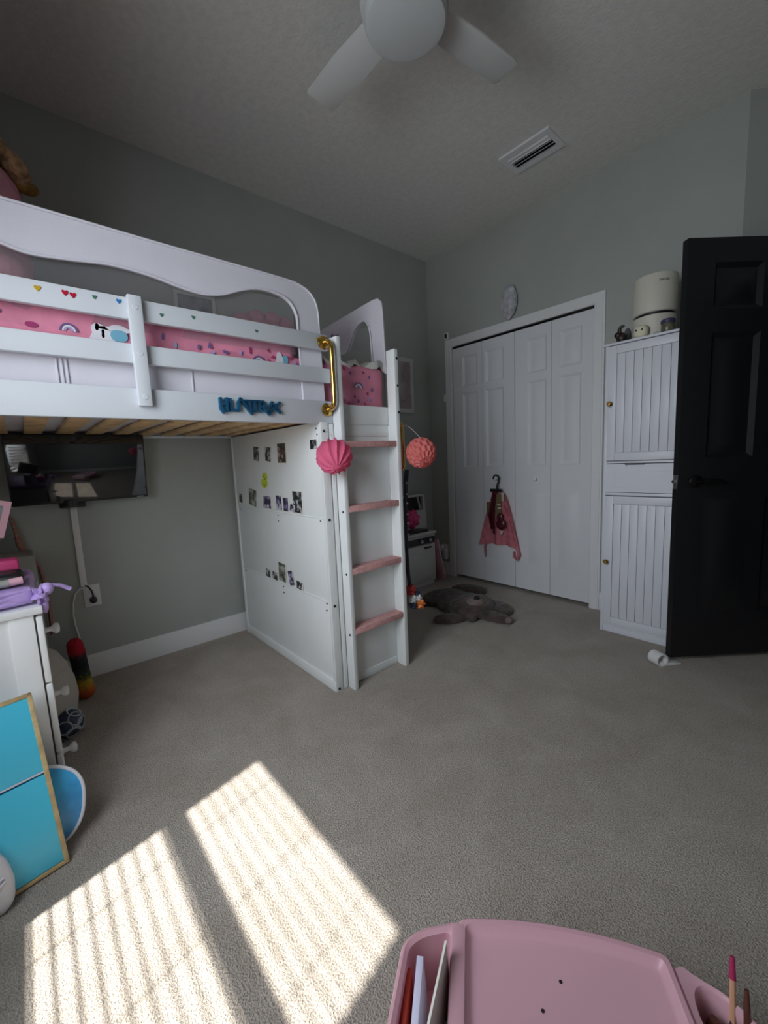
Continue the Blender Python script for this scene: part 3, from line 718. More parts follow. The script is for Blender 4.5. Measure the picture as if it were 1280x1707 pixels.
for x, z, r in ((.490, 1.043, .006), (.506, 1.034, .004), (.497, 1.028, .006), (.470, .996, .005), (.492, .994, .006), (.508, 1.003, .004)):
    b.prism([(r*math.cos(a), r*.5*math.sin(a)) for a in [2*PI*k/10 for k in range(10)]], (x, -1.9248, z), (1, 0, 0), (0, 0, 1), (0, -.001, 0), 1)
tag(obj('sticker', b, ['lime', 'ink']), 'lime yellow figure shaped sticker on the white bed panel', 'sticker')

# tissue balls
def pom(name, c, r, m, label, folds, hang):
    t = thing(name, label, 'decoration', (c[0], c[1], c[2]-r))
    tl = Vector((.70, -.30, -.62)).normalized().rotation_difference(Vector((0, 0, 1))).to_matrix()
    def fn(n):
        p = tl @ n; th = math.acos(max(-1, min(1, p.z))); ph = math.atan2(p.y, p.x)
        if folds == 'leaf': return 1-.17*abs(math.sin(6.5*ph+.9*th))**.55*math.sin(th)**.5
        return 1-.16*(.5-.5*math.cos(13*ph+PI*(math.floor(th*8/PI) % 2)))*(abs(math.sin(th*8))**.4)
    b = B(); b.ell(c, r, 0, 128, 72, fn=fn); obj('paper_ball', b, m, t, angle=75)
    b = B(); b.tube([hang, ((hang[0]+c[0])/2, (hang[1]+c[1])/2, (hang[2]+c[2]+r)/2+.01), (c[0], c[1], c[2]+r*.95)], .0012, 5); obj('thread', b, 'thread', t)
pom('paper_pompom', (1.20, -1.925, 1.132), .083, 'pom', 'bright pink folded tissue ball hanging beside the ladder', 'leaf', (BX+.008, -1.907, 1.249))
pom('paper_honeycomb', (1.20, -1.385, 1.135), .080, 'pomcoral', 'coral honeycomb tissue ball behind the far brass grab bar', 'cell', (BX-.018, -1.412, 1.30))
# dark ribbon with charms
rb = thing('ribbon_lanyard', 'dark spotted ribbon with red and orange charms behind the ladder', 'lanyard', (1.08, -1.40, .30))
b = B(); b.tube([(1.115, -1.412, 1.05), (1.10, -1.41, 1.0), (1.095, -1.412, .85), (1.095, -1.415, .62), (1.095, -1.405, .46), (1.095, -1.395, .40)], .011, 10, flat=.35)
b.tube([(1.115, -1.405, 1.05), (1.09, -1.395, .95), (1.085, -1.40, .7), (1.09, -1.41, .5), (1.095, -1.40, .40)], .009, 10, flat=.35); obj('ribbon', b, 'ribbon', rb)
for z in (.98, .92, .87, .81, .76, .70):
    b = B(); b.ell((1.107, -1.408, z), .0055, 0, 10, 8); obj('bead', b, 'dot', rb)
for c, r, m in (((1.10, -1.40, .385), .030, 'red'), ((1.11, -1.365, .365), .022, 'navy'), ((1.115, -1.40, .335), .022, 'white'), ((1.12, -1.365, .335), .020, 'white'), ((1.125, -1.355, .300), .026, 'orange'), ((1.12, -1.40, .300), .018, 'navy'), ((1.10, -1.33, .315), .014, 'red')):
    b = B(); b.ell(c, r, 0, 16, 12, fn=lambda n: 1+.22*math.cos(5*math.atan2(n.z, n.y))); obj('charm', b, m, rb)

# ------------------------------------------------------------------ under the bed: television and wiring
tv = thing('television', 'black wall mounted television under the loft bed', 'television', (.11, -2.72, .965))
TM = Matrix.Translation((.135, -2.722, 1.129)) @ Matrix.Rotation(math.radians(8.6), 4, 'Y')
b = B(TM); b.box(-.035, 0, -.284, .284, -.168, .168, .004); b.box(-.055, -.03, -.2, .2, -.13, .08, .01); tb = obj('housing', b, 'tvbody', tv)
b = B(TM); b.box(-.001, .0012, -.277, .277, -.155, .162, .0005); obj('screen', b, 'tvscreen', tv)
b = B(TM); b.box(0, .0018, .232, .262, -.1645, -.1595, .0003); obj('maker_mark', b, 'ballgrey', tb)
b = B(); b.box(.0, .012, -2.83, -2.71, 1.02, 1.20, .003); b.tube([(.01, -2.77, 1.1), (.08, -2.77, 1.1)], .02, 12); b.box(.03, .09, -2.83, -2.72, .935, .975, .008); b.lathe([(0, 0), (.05, 0), (.045, .03), (0, .034)], (.07, -2.785, .975), (0, 0, -1), 24)
obj('wall_mount', b, 'blackplastic', tv)
b = B(); b.box(.0, .014, -2.785, -2.755, .505, .955, .003); tag(obj('cable_cover', b, 'plastic'), 'white cable cover running down from the television', 'cable cover')
ol = thing('wall_outlet', 'white wall outlet with a black plug below the television', 'outlet', (0, -2.738, .39))
b = B(); b.box(0, .007, -2.777, -2.702, .388, .507, .003); pl = obj('cover_plate', b, 'plastic', ol)
for z in (.475, .42):
    b = B(); b.box(.006, .009, -2.755, -2.722, z-.016, z+.016, .004); obj('socket', b, 'plastic', pl)
b = B(); b.lathe([(0, 0), (.017, 0), (.016, .024), (.008, .03), (0, .03)], (.008, -2.738, .425), (1, 0, 0), 20)
b.tube([(.03, -2.738, .43), (.038, -2.737, .45), (.03, -2.742, .48), (.02, -2.752, .5), (.012, -2.765, .51)], .0045, 8); obj('plug', b, 'blackplastic', ol)
b = B(); b.tube([(.012, -2.768, .497), (.012, -2.79, .497), (.012, -2.812, .475), (.012, -2.825, .43), (.012, -2.832, .36), (.012, -2.83, .31), (.013, -2.818, .22), (.018, -2.803, .14), (.02, -2.80, .09), (.02, -2.81, .004)], .004, 8)
tag(obj('power_cord', b, 'plastic'), 'thin white cord looping down from the wall outlet', 'cord')
# dresser
dz = thing('dresser', 'white narrow chest of drawers under the bed', 'dresser', (.85, -3.2, 0))
X0, X1, YB, YFr, ZT = .65, 1.05, -3.44, -2.975, .705
b = B(); b.box(X0, X1, YB, YFr, .0, ZT-.022, .003); b.box(X1-.002, X1+.005, -3.035, YFr-.001, .001, ZT-.0225, .002); b.box(X1-.002, X1+.005, YB+.001, YB+.06, .001, ZT-.0225, .002); obj('carcass', b, 'dresser', dz)
b = B(); b.box(X0-.015, X1+.015, YB, -2.952, ZT-.024, ZT, .004); obj('top', b, 'dresser', dz)
for z0, z1, kz in ((.452, .672, .555), (.212, .447, .312), (.012, .206, .085)):
    b = B(); b.box(X0+.002, X1+.004, -2.972, -2.955, z0, z1, .004); d = obj('drawer', b, 'dresser', dz)
    b = B(); b.lathe([(.012, 0), (.009, .006), (.008, .018), (.012, .024), (.0185, .030), (.019, .037), (.014, .043), (0, .045)], (.82, -2.956, kz), (0, 1, 0), 24); obj('knob', b, 'knobwhite', d)
b = B(); b.box(X0+.004, X1+.001, -2.976, -2.970, .005, ZT-.03, 0); obj('drawer_gap_shade', b, 'gap', dz)  # dark sheet paints the shade in the gaps between drawers
# things on the dresser
lb = thing('drawstring_bag', 'lilac drawstring bag lying folded on the dresser', 'bag', (.86, -3.15, ZT))
b = B(); rough_box(b, .66, 1.05, -3.42, -2.965, ZT+.008, ZT+.056, .02, .010, 9, 0, 10)
for k in range(3): b.tube([(1.04, -3.40+.0, ZT+.02+k*.014), (1.058, -3.25, ZT+.022+k*.014), (1.055, -3.1, ZT+.02+k*.015), (1.03, -2.975, ZT+.018+k*.016)], .009, 8)
obj('bag_body', b, 'lilac', lb)
b = B(); b.ell((1.03, -2.952, ZT+.03), (.030, .022, .026), 0, 18, 12, fn=lambda n: 1+.3*math.sin(6*math.atan2(n.z, n.y)))
b.ell((1.035, -2.935, ZT+.045), (.02, .018, .02), 0, 12, 10); b.ell((1.03, -2.945, ZT-.004), (.012, .010, .03), 0, 12, 10)
b.tube([(1.03, -2.95, ZT+.04), (1.03, -2.925, ZT+.055), (1.02, -2.90, ZT+.045), (1.015, -2.875, ZT+.026)], .006, 8, radii=[.004, .005, .006, .007]); obj('tie', b, 'lilac', lb)
pc = thing('pencil_pouch', 'black and pink pouch lying on the lilac bag', 'pouch', (.96, -3.02, ZT+.055))
b = B(); rough_box(b, .88, 1.0, -3.075, -2.985, ZT+.060, ZT+.10, .018, .004, 25, 0, 4); obj('pouch_body', b, 'blackplastic', pc)
b = B(); b.tube([(1.005, -3.02, ZT+.078), (1.005, -2.988, ZT+.080)], .012, 12); obj('pink_end', b, 'pinkplastic', pc)
b = B(); b.tube([(1.005, -3.07, ZT+.076), (1.006, -3.02, ZT+.077)], .012, 12); obj('grey_end', b, 'greycloth', pc)
b = B(); b.box(.78, .85, -3.08, -2.995, ZT+.056, ZT+.125, .012); tag(obj('pencil_case', b, 'hotpink'), 'hot pink case behind the black pouch', 'case')
b = B(); b.box(.93, 1.04, -3.16, -3.085, ZT+.056, ZT+.085, .006, 0); b.box(1.0405, 1.042, -3.15, -3.095, ZT+.062, ZT+.079, 0, 1)
tag(obj('card_box', b, ['hotpink', 'paper']), 'small red box with white end left of the black pouch', 'box')
mr = thing('table_mirror', 'pink framed standing mirror above the dresser, far left', 'mirror', (.76, -3.08, ZT+.055))
b = B(); b.cyl((.72, -3.09, ZT+.066), (.72, -3.09, .90), .05, .045, 20, bev=.006); obj('stand', b, 'purple', mr)
MM = Matrix.Translation((.72, -3.108, .915)) @ Matrix.Rotation(math.radians(-16), 4, 'X')
b = B(MM); b.frame([(-.07, .0), (.085, 0), (.085, .13), (-.07, .13)], [(-.052, .018), (.066, .018), (.066, .112), (-.052, .112)], (.012, 0, 0), (0, 1, 0), (0, 0, 1), (-.024, 0, 0)); obj('mirror_frame', b, 'pinkplastic', mr)
b = B(MM); b.box(-.006, .004, -.055, .068, .015, .115, 0); obj('mirror_glass', b, 'silver', mr)
b = B(); b.box(.105, .29, -3.40, -2.95, 0.0, .757, .02)
tag(obj('storage_bin', b, 'greycloth'), 'tall grey canvas bin against the wall behind the dresser', 'bin')
b = B(); pts = [(.045, -3.03, .93), (.047, -3.015, .90), (.05, -3.005, .84), (.05, -3.0, .78), (.055, -2.985, .74), (.06, -2.96, .70), (.052, -2.94, .66), (.05, -2.93, .58), (.05, -2.925, .48), (.05, -2.925, .38), (.05, -2.93, .30)]
b.tube(pts, .03, 12, radii=[.014, .018, .024, .034, .036, .024, .018, .022, .024, .022, .014], flat=.4)
tag(obj('floral_scarf', b, 'floral'), 'red floral scarf hanging down the wall beside the grey bin', 'scarf')
b = B(); b.lathe([(0, 0), (.10, 0), (.14, .04), (.155, .13), (.148, .21), (.128, .265), (.131, .275), (.122, .29), (.10, .335), (.055, .372), (.03, .38), (0, .38)], (.44, -3.025, 0), (0, 0, 1), 40)
tag(obj('floor_pouf', b, 'pot'), 'rounded beige plush pot on the carpet behind the dresser', 'pouf')
b = B(); pts = [(.245, -2.835, .035), (.235, -2.84, .08), (.222, -2.842, .13), (.212, -2.845, .18), (.20, -2.85, .23), (.197, -2.852, .265)]
def fz(p): return p
b.tube(pts, .035, 28, radii=[.037, .036, .033, .033, .036, .033]); b.ell(pts[0], .038, 0, 28, 14); b.ell(pts[-1], .033, 0, 28, 14)
for v_ in b.bm.verts: v_.co += Vector((random.uniform(-1, 1), random.uniform(-1, 1), random.uniform(-1, 1)))*.0022
tag(obj('plush_tail', b, 'fuzzy'), 'fuzzy red, black and orange plush tail standing by the baseboard', 'soft toy')
b = B(); c = Vector((.56, -2.928, .058)); b.ell(c, .056, 0, 32, 20)
for k, d in enumerate(((.7, .5, .5), (.9, -.2, .1), (.5, .85, -.1), (.8, .3, -.5), (.2, .5, .85))):
    d = Vector(d).normalized(); q = Vector((0, 0, 1)).rotation_difference(d).to_matrix()
    b.tube([c+q @ Vector((.026*math.cos(a), .026*math.sin(a), .0515)) for a in [2*PI*i/20 for i in range(21)]], .0055, 8, mi=1, flat=.5)
tag(obj('toy_ball', b, ['navy', 'ballgrey']), 'navy and grey patterned ball on the carpet by the dresser', 'ball')
# blue folding board
fb = thing('toy_board', 'leaning sky blue two panel board with plywood edges', 'board', (1.28, -3.2, 0))
lean = -math.atan(.345); Lb = .492
FM = Matrix.Translation((1.284, -2.976, .004)) @ Matrix.Rotation(math.radians(11), 4, 'Z') @ Matrix.Rotation(lean, 4, 'Y')
for nm, z0, z1 in (('lower_panel', .012, .256), ('upper_panel', .266, Lb-.012)):
    b = B(FM); b.box(-.012, .001, -.52, -.010, z0, z1, .002); obj(nm, b, 'blue', fb)
b = B(FM); b.box(-.018, .003, -.012, 0, 0, Lb, .002); b.box(-.018, .003, -.53, -.518, 0, Lb, .002); b.box(-.018, .003, -.53, 0, Lb-.012, Lb, .002); b.box(-.018, .002, -.53, 0, 0, .011, .002); obj('plywood_edge', b, 'ply', fb)
b = B(FM); b.box(-.010, .004, -.518, -.012, .2615, .266, .001); obj('ledge', b, 'piping', fb)  # white strip stands in for the lit gap between the panels
b = B(); 
SM = Matrix.Translation((1.318, -3.140, .093)) @ Euler((math.radians(14), math.radians(-14), 0)).to_matrix().to_4x4()
b = B(SM); b.ell((0, 0, 0), (.032, .048, .098), 0, 28, 20, fn=lambda n: 1+.015*math.sin(14*n.z))
for z in (-.02, -.032): b.tube([(.026, -.03, z-.008), (.034, 0, z), (.027, .034, z+.012)], .003, 6)
tag(obj('slipper', b, 'piping'), 'white quilted slipper propped against the blue board', 'slipper')
bg = thing('round_bag', 'round blue satin bag with white piping behind the blue board', 'bag', (1.14, -3.08, 0))
def sup(a, rx, rz, p=2.6):
    c, s_ = math.cos(a), math.sin(a); return (rx*abs(c)**(2/p)*(1 if c > 0 else -1), rz*abs(s_)**(2/p)*(1 if s_ > 0 else -1))
BC = Vector((1.165, -3.08, .126)); rot = Matrix.Translation(BC) @ Matrix.Rotation(lean*.9, 4, 'Y') @ Matrix.Rotation(math.radians(-8), 4, 'X')
def disc(rx, rz, x0, x1, bulge, n=48):
    b = B(rot); G = []
    for k in range(8):
        s_ = k/7; row = []
        for i in range(n+1):
            u, w_ = sup(2*PI*i/n, rx*s_, rz*s_); row.append((x1+bulge*(1-s_*s_), u, w_))
        G.append(row)
    b.sheet(G); return b
obj('front_face', disc(.158, .122, 0, .018, .022), 'bagblue', bg)
b = B(rot); b.sheet([[(x, *sup(2*PI*i/48, .158-.012*abs(x+.02)/.04, .122-.012*abs(x+.02)/.04)) for i in range(49)] for x in (-.055, -.04, -.02, 0, .018)]); b.sheet([[(-.055-.012*(1-s_*s_), *sup(2*PI*i/48, .148*s_, .112*s_)) for i in range(49)] for s_ in (0, .3, .6, .85, 1)]); obj('gusset', b, 'bagside', bg)
b = B(rot); b.tube([(.018, *sup(2*PI*i/64, .159, .123)) for i in range(65)], .005, 8); obj('piping', b, 'piping', bg)

# ------------------------------------------------------------------ corner beyond the bed
pf = thing('picture_frame', 'white portrait frame on the wall beyond the ladder', 'picture', (0, -.38, 1.50))
b = B(); b.box(0, .018, -.555, -.222, 1.512, 1.982, .003); obj('frame', b, 'frame', pf)
b = B(); b.box(.017, .0192, -.53, -.262, 1.545, 1.945, 0); pa = obj('print', b, 'art_pale', pf)
b = B(); arcp = [(.0195, -.44+.16*math.cos(a), 1.70+.16*math.sin(a)) for a in [math.radians(d) for d in range(10, 60, 6)]]; b.tube(arcp, .006, 6); b.tube([(.0195, -.36, 1.615), (.0195, -.32, 1.61), (.0195, -.30, 1.645)], .007, 6); obj('drawing', b, 'greycloth', pa)
pf2 = thing('picture_frame', 'landscape frame with grey print seen through the canopy opening', 'picture', (0, -2.05, 1.93))
b = B(); b.frame([(-2.172, 1.93), (-1.934, 1.93), (-1.934, 2.142), (-2.172, 2.142)], [(-2.152, 1.95), (-1.954, 1.95), (-1.954, 2.122), (-2.152, 2.122)], (0, 0, 0), (0, 1, 0), (0, 0, 1), (.02, 0, 0)); obj('frame', b, 'frame', pf2)
b = B(); b.box(.004, .012, -2.156, -1.95, 1.946, 2.126, 0); obj('print', b, 'art_dark', pf2)
# toy kitchen
tk = thing('toy_kitchen', 'white toy kitchen with black control panel in the far corner', 'toy kitchen', (.15, -.52, 0))
b = B(); b.box(.02, .27, -.78, -.278, .035, .455, .004); b.box(.02, .262, -.77, -.29, .0, .04, .003); b.box(.015, .288, -.785, -.272, .455, .473, .004); obj('cabinet', b, 'kitwhite', tk)
b = B(); b.box(.268, .282, -.775, -.292, .376, .43, .003); cp = obj('control_panel', b, 'blackplastic', tk)
for y in (-.355, -.46):
    b = B(); b.cyl((.282, y, .403), (.298, y, .403), .017, .014, 20, bev=.003); obj('dial', b, 'ballgrey', cp)
b = B(); b.box(.268, .283, -.775, -.292, .065, .368, .004); od = obj('oven_door', b, 'kitwhite', tk)
b = B(); b.box(.281, .285, -.74, -.33, .10, .30, .003); obj('door_panel', b, 'kitwhite', od)
b = B(); b.tube([(.283, -.43, .345), (.30, -.425, .345), (.30, -.36, .345), (.283, -.355, .345)], .006, 8); obj('handle', b, 'blackmetal', od)
b = B(); b.frame([(-.78, .473), (-.175, .473), (-.205, .783), (-.78, .783)], [(-.76, .64), (-.222, .64), (-.228, .765), (-.76, .765)], (.05, 0, 0), (0, 1, 0), (0, 0, 1), (.035, 0, 0)); b.tube([(.088, -.262, .64), (.088, -.30, .775)], .012, 8, flat=.5); obj('hutch', b, 'kitwhite', tk)
b = B(); b.box(.052, .058, -.765, -.215, .635, .77, 0); obj('hutch_window', b, 'blackplastic', tk)
b = B(); b.box(.13, .25, -.60, -.33, .4735, .490, .006); obj('hob', b, 'blackplastic', tk)
b = B(); b.ell((.165, -.45, .585), (.05, .078, .078), 0, 24, 16, fn=lambda n: 1+.16*math.sin(7*math.atan2(n.z, n.y)))
b.ell((.195, -.45, .585), (.035, .04, .04), 0, 16, 12)
tag(obj('fabric_flower', b, 'hotpink'), 'dark pink fabric flower on the toy kitchen counter', 'decoration')
b = B(); b.box(.09, .30, -.231, -.219, 0.005, .40, .003, rot=Matrix.Rotation(math.radians(13), 4, 'X')); 
tag(obj('leaning_board', b, 'pinkplastic'), 'pale pink board leaning beside the toy kitchen', 'board')
pg = thing('plug_adapter', 'white plug in outlet with adapter left of the closet', 'outlet', (.15, 0, .19))
b = B(); b.box(.11, .185, -.006, 0, .17, .29, .003); obj('cover_plate', b, 'plastic', pg)
b = B(); b.box(.105, .14, -.05, -.006, .225, .285, .008); b.box(.148, .19, -.045, -.006, .155, .255, .006); obj('adapter', b, 'plastic', pg)
# bear rug
def bear():
    b = B()
    b.ell((.80, -.58, .02), (.24, .20, .045), 0, 28, 14, rot=Matrix.Rotation(math.radians(-35), 4, 'Z'))
    b.ell((.62, -.57, .02), (.16, .20, .040), 0, 28, 14)
    b.ell((.95, -.66, .055), (.155, .17, .075), 0, 28, 16)
    b.ell((1.02, -.52, .02), (.16, .12, .04), 0, 24, 12); b.ell((1.12, -.66, .022), (.15, .055, .035), 0, 24, 12, rot=Matrix.Rotation(math.radians(8), 4, 'Z'))
    b.ell((.93, -.89, .022), (.055, .11, .035), 0, 24, 12, rot=Matrix.Rotation(math.radians(-40), 4, 'Z'))
    b.ell((.66, -.31, .03), (.15, .06, .04), 0, 24, 12, rot=Matrix.Rotation(math.radians(25), 4, 'Z'))
    b.ell((.56, -.76, .02), (.11, .06, .035), 0, 24, 12, rot=Matrix.Rotation(math.radians(40), 4, 'Z'))
    b.ell((.92, -.50, .05), (.05, .04, .045), 0, 16, 10); b.ell((1.03, -.78, .035), (.05, .04, .04), 0, 16, 10)
    return b
br = thing('bear_rug', 'brown plush bear rug lying on the carpet by the closet', 'rug', (.85, -.62, 0))
o = obj('body', bear(), 'rug', br)
rm = o.modifiers.new('merge', 'REMESH'); rm.mode = 'VOXEL'; rm.voxel_size = .008
sm = o.modifiers.new('soften', 'SMOOTH'); sm.iterations = 6
tx = bpy.data.textures.new('fur', 'CLOUDS'); tx.noise_scale = .018
dp = o.modifiers.new('fur', 'DISPLACE'); dp.texture = tx; dp.strength = .010; dp.mid_level = .5
b = B(); b.ell((1.0, -.69, .105), (.066, .072, .040), 0, 24, 14); obj('muzzle', b, 'rugface', br)
b = B(); b.ell((1.025, -.70, .142), (.020, .026, .013), 0, 16, 10); obj('nose', b, 'nose', br)
b = B(); b.ell((1.245, -.655, .028), (.022, .034, .022), 0, 16, 10); obj('paw_pad', b, 'rugface', br)
# hanger with costume
hg = thing('hanging_costume', 'pink sheer top and dark red sash on a black hanger', 'costume', (.755, -.05, .26))
b = B(); hp = []
for k in range(15):
    a = math.radians(200-k*17.5); hp.append((.745+.026*math.cos(a), -.046, .918+.026*math.sin(a)))
hp += [(.768, -.046, .888), (.757, -.046, .868), (.752, -.046, .84), (.752, -.046, .82)]
b.tube(hp, .0075, 10, radii=[.006]*10+[.008]*(len(hp)-10)); b.box(.69, .80, -.056, -.036, .805, .832, .006); hk = obj('hanger', b, 'blackplastic', hg)
b = B(); G = []
for i in range(24):
    s = i/23; z = .80-s*.45; w = .055+.135*s**.75; cx = .765-.006*s; row = []
    for j in range(25):
        t = j/24*2-1; row.append((cx+w*t, -.034-.014*math.sin(7*t+2*s)-.012*s*math.cos(11*t), z+.02*s*math.sin(PI*(t+1)/2)))
    G.append(row)
b.sheet(G, 0, .003)
b.tube([(.63, -.04, .37), (.625, -.042, .33), (.628, -.045, .29), (.63, -.045, .245)], .018, 10, radii=[.02, .016, .014, .006], flat=.5)
b.tube([(.90, -.04, .41), (.935, -.042, .36), (.95, -.045, .31), (.935, -.045, .27), (.905, -.043, .285), (.90, -.04, .33)], .014, 10, radii=[.012, .018, .02, .02, .014, .01], flat=.5); 
b.tube([(.81, -.04, .70), (.86, -.042, .58), (.895, -.045, .46), (.915, -.045, .38)], .012, 8, flat=.5); obj('top', b, 'pinkcloth', hg)
b = B(); 
for x0, x1, zb, r in ((.735, .70, .50, .022), (.725, .69, .54, .018), (.75, .722, .46, .016)): b.tube([(x0, -.06, .81), (x0-.008, -.066, .72), (x1, -.066, .62), (x1+.006, -.062, zb)], r, 10, radii=[.014, r, r*1.1, r*.7], flat=.5)
b.ell((.80, -.062, .545), (.045, .02, .045), 0, 16, 12); b.ell((.79, -.058, .60), (.03, .016, .04), 0, 16, 12); obj('sash', b, 'sequin', hg)
b = B(); b.box(.745, .80, -.064, -.058, .60, .79, .001); b.box(.655, .70, -.052, -.047, .60, .72, .001); obj('backing_card', b, 'kraft', hg)
b = B(); b.box(.795, .822, -.055, -.051, .735, .80, .001); b.box(.765, .80, -.068, -.0645, .70, .712, .001); b.box(.77, .805, -.068, -.0645, .672, .682, .001); b.prism([(-.02, .015), (.02, .015), (0, -.02)], (.80, -.055, .475), (1, 0, 0), (0, 0, 1), (0, -.004, 0)); obj('tag', b, 'pale', hg)
# small things around the closet casing
ss = thing('door_sensor', 'small white sensor with black window at the closet corner', 'sensor', (.235, 0, 2.122))
b = B(); b.box(.212, .258, -.028, 0, 2.122, 2.182, .006); obj('body', b, 'plastic', ss)
b = B(); b.box(.222, .248, -.0295, -.027, 2.132, 2.172, .002); obj('lens', b, 'blackplastic', ss)
b = B(); b.box(.180, .208, -.012, 0, 1.60, 1.66, .005); tag(obj('wall_hook', b, 'plastic'), 'small white adhesive hook left of the closet casing', 'hook')
b = B(); G = []
b.ell((.862, -.03, 2.245), (.066, .028, .105), 0, 40, 28, fn=lambda n: 1+.10*mnoise.noise(n*4)+.05*math.sin(9*math.atan2(n.y, n.x)))
b.ell((.868, -.03, 2.33), (.045, .024, .035), 0, 20, 14, fn=lambda n: 1+.15*mnoise.noise(n*5)); b.ell((.86, -.03, 2.145), (.022, .016, .026), 0, 16, 10)
for k in range(5): b.ell((.915-.004*k, -.04, 2.27-.027*k), (.016, .012, .014), 0, 12, 8)
tag(obj('wall_ornament', b, 'shell'), 'pale grey feathery ornament on the wall above the closet', 'ornament')
# ------------------------------------------------------------------ tall cabinet and what stands on it
cb = thing('tall_cabinet', 'tall narrow white cabinet with beadboard doors beside the closet', 'cabinet', (1.91, -.18, 0))
CX0, CX1, CY = 1.690, 2.125, -.345
b = B(); b.box(CX0, CX0+.016, CY, -.02, 0, 1.69, .002); b.box(CX1-.016, CX1, CY, -.02, 0, 1.69, .002); b.box(CX0, CX1, -.03, -.02, 0, 1.69, 0)
b.box(CX0+.016, CX1-.016, CY, -.02, .038, .052, .001); b.box(CX0+.016, CX1-.016, CY, -.02, .842, .858, .001); b.box(CX0+.016, CX1-.016, CY, -.02, 1.028, 1.040, .001)
b.box(CX0+.016, CX1-.016, CY+.004, CY+.016, 0, .040, .002); obj('carcass', b, 'cab', cb)
b = B(); b.box(CX0-.014, CX1+.014, CY-.018, -.018, 1.69, 1.703, .003); obj('top', b, 'cab', cb)
def bead_door(name, z0, z1, knob_z, nb=7):
    x0, x1 = CX0+.019, CX1-.019; fr = .045
    b = B()
    b.box(x0, x0+fr, CY-.012, CY+.004, z0, z1, .0015); b.box(x1-fr, x1, CY-.012, CY+.004, z0, z1, .0015); b.box(x0+fr, x1-fr, CY-.012, CY+.004, z0, z0+fr, .0015); b.box(x0+fr, x1-fr, CY-.012, CY+.004, z1-fr, z1, .0015)
    w = (x1-x0-2*fr-.004)/nb
    for k in range(nb): b.box(x0+fr+.002+k*w+.0010, x0+fr+.002+(k+1)*w-.0010, CY-.0105, CY+.002, z0+fr+.0015, z1-fr-.0015, .0018)
    b.box(x0+fr, x1-fr, CY-.002, CY+.002, z0+fr, z1-fr, 0)
    d = obj(name, b, 'cab', cb)
    if knob_z:
        b = B(); b.lathe([(.009, 0), (.007, .006), (.006, .012), (.013, .018), (.0145, .024), (.010, .030), (0, .031)], (x0+.018, CY-.012, knob_z), (0, -1, 0), 20); obj('knob', b, 'gold', d)
bead_door('door', 1.044, 1.686, 1.367); bead_door('door', .056, .838, .445)
x0, x1, fr = CX0+.019, CX1-.019, .045
b = B(); b.prism([(x0, .862), (x1, .862), (x1, 1.024), (x0+.205, 1.024), (x0+.193, 1.009), (x0+.112, 1.009), (x0+.10, 1.024), (x0, 1.024)], (0, CY-.012, 0), (1, 0, 0), (0, 0, 1), (0, .016, 0))
b.frame([(x0+fr, .888), (x1-fr, .888), (x1-fr, .988), (x0+fr, .988)], [(x0+fr+.006, .894), (x1-fr-.006, .894), (x1-fr-.006, .982), (x0+fr+.006, .982)], (0, CY-.015, 0), (1, 0, 0), (0, 0, 1), (0, .004, 0))
dw = obj('drawer', b, 'cab', cb)
b = B(); b.box(x0+.10, x0+.205, CY-.001, CY+.003, 1.0, 1.024, 0); obj('finger_pull', b, 'cab', dw)
b = B(); b.box(x0+.101, x0+.204, CY-.010, CY-.0005, 1.0195, 1.0238, 0); obj('pull_shade', b, 'gap', dw)  # dark strip painted in as shade under the drawer's finger pull
CT = 1.703
hu = thing('air_purifier', 'cream cylindrical air purifier standing on the tall cabinet', 'air purifier', (1.885, -.195, CT))
b = B(); b.lathe([(0, .0), (.098, 0), (.102, .005), (.104, .118), (.098, .120), (0, .120)], (1.885, -.195, CT), (0, 0, 1), 56); obj('base', b, 'cream', hu)
b = B(); b.lathe([(.097, .116), (.097, .134)], (1.885, -.195, CT), (0, 0, 1), 56); obj('vent_ring', b, 'blackplastic', hu)
b = B(); b.lathe([(0, .132), (.100, .132), (.106, .136), (.106, .318), (.102, .328), (.092, .331), (.085, .322), (0, .320)], (1.885, -.195, CT), (0, 0, 1), 56); ub = obj('body', b, 'cream', hu)
# maker's word on the purifier
cu = bpy.data.curves.new('word', 'FONT'); cu.body = 'levoit'; cu.size = .022; cu.extrude = .0004; cu.align_x = 'CENTER'
to = bpy.data.objects.new('word_tmp', cu); COL.objects.link(to); bpy.context.view_layer.update()
me = bpy.data.meshes.new_from_object(to.evaluated_get(bpy.context.evaluated_depsgraph_get())); bpy.data.objects.remove(to)
b = B(); t = bmesh.new(); t.from_mesh(me)
a0 = math.radians(-52)
for v_ in t.verts:
    a = a0+v_.co.x/.106; rr = .1062+v_.co.z; zz = v_.co.y
    v_.co = Vector((1.885+rr*math.cos(a), -.195+rr*math.sin(a), CT+.281+zz))
b._merge(t, None, 0); obj('lettering', b, 'ink', ub)
ow = thing('owl_figure', 'small round ivory soft toy in front of the purifier', 'soft toy', (1.862, -.325, CT))
b = B(); b.ell((1.862, -.322, CT+.034), (.036, .030, .034), 0, 28, 20, fn=lambda n: (abs(n.x)**3+abs(n.y)**3+abs(n.z)**3)**-.22); obj('body', b, 'ivory', ow)
b = B()
for x in (-.016, .012): b.ell((1.862+x, -.349, CT+.040), (.005, .004, .0055), 0, 12, 8)
obj('eye', b, 'nose', ow)
b = B(); b.ell((1.755, -.30, CT+.030), (.028, .024, .030), 0, 20, 14); b.ell((1.742, -.315, CT+.045), (.020, .018, .018), 0, 16, 12)
b.tube([(1.748, -.30, CT+.055), (1.742, -.30, CT+.075), (1.750, -.30, CT+.090), (1.768, -.30, CT+.093)], .009, 10, radii=[.010, .010, .009, .006])
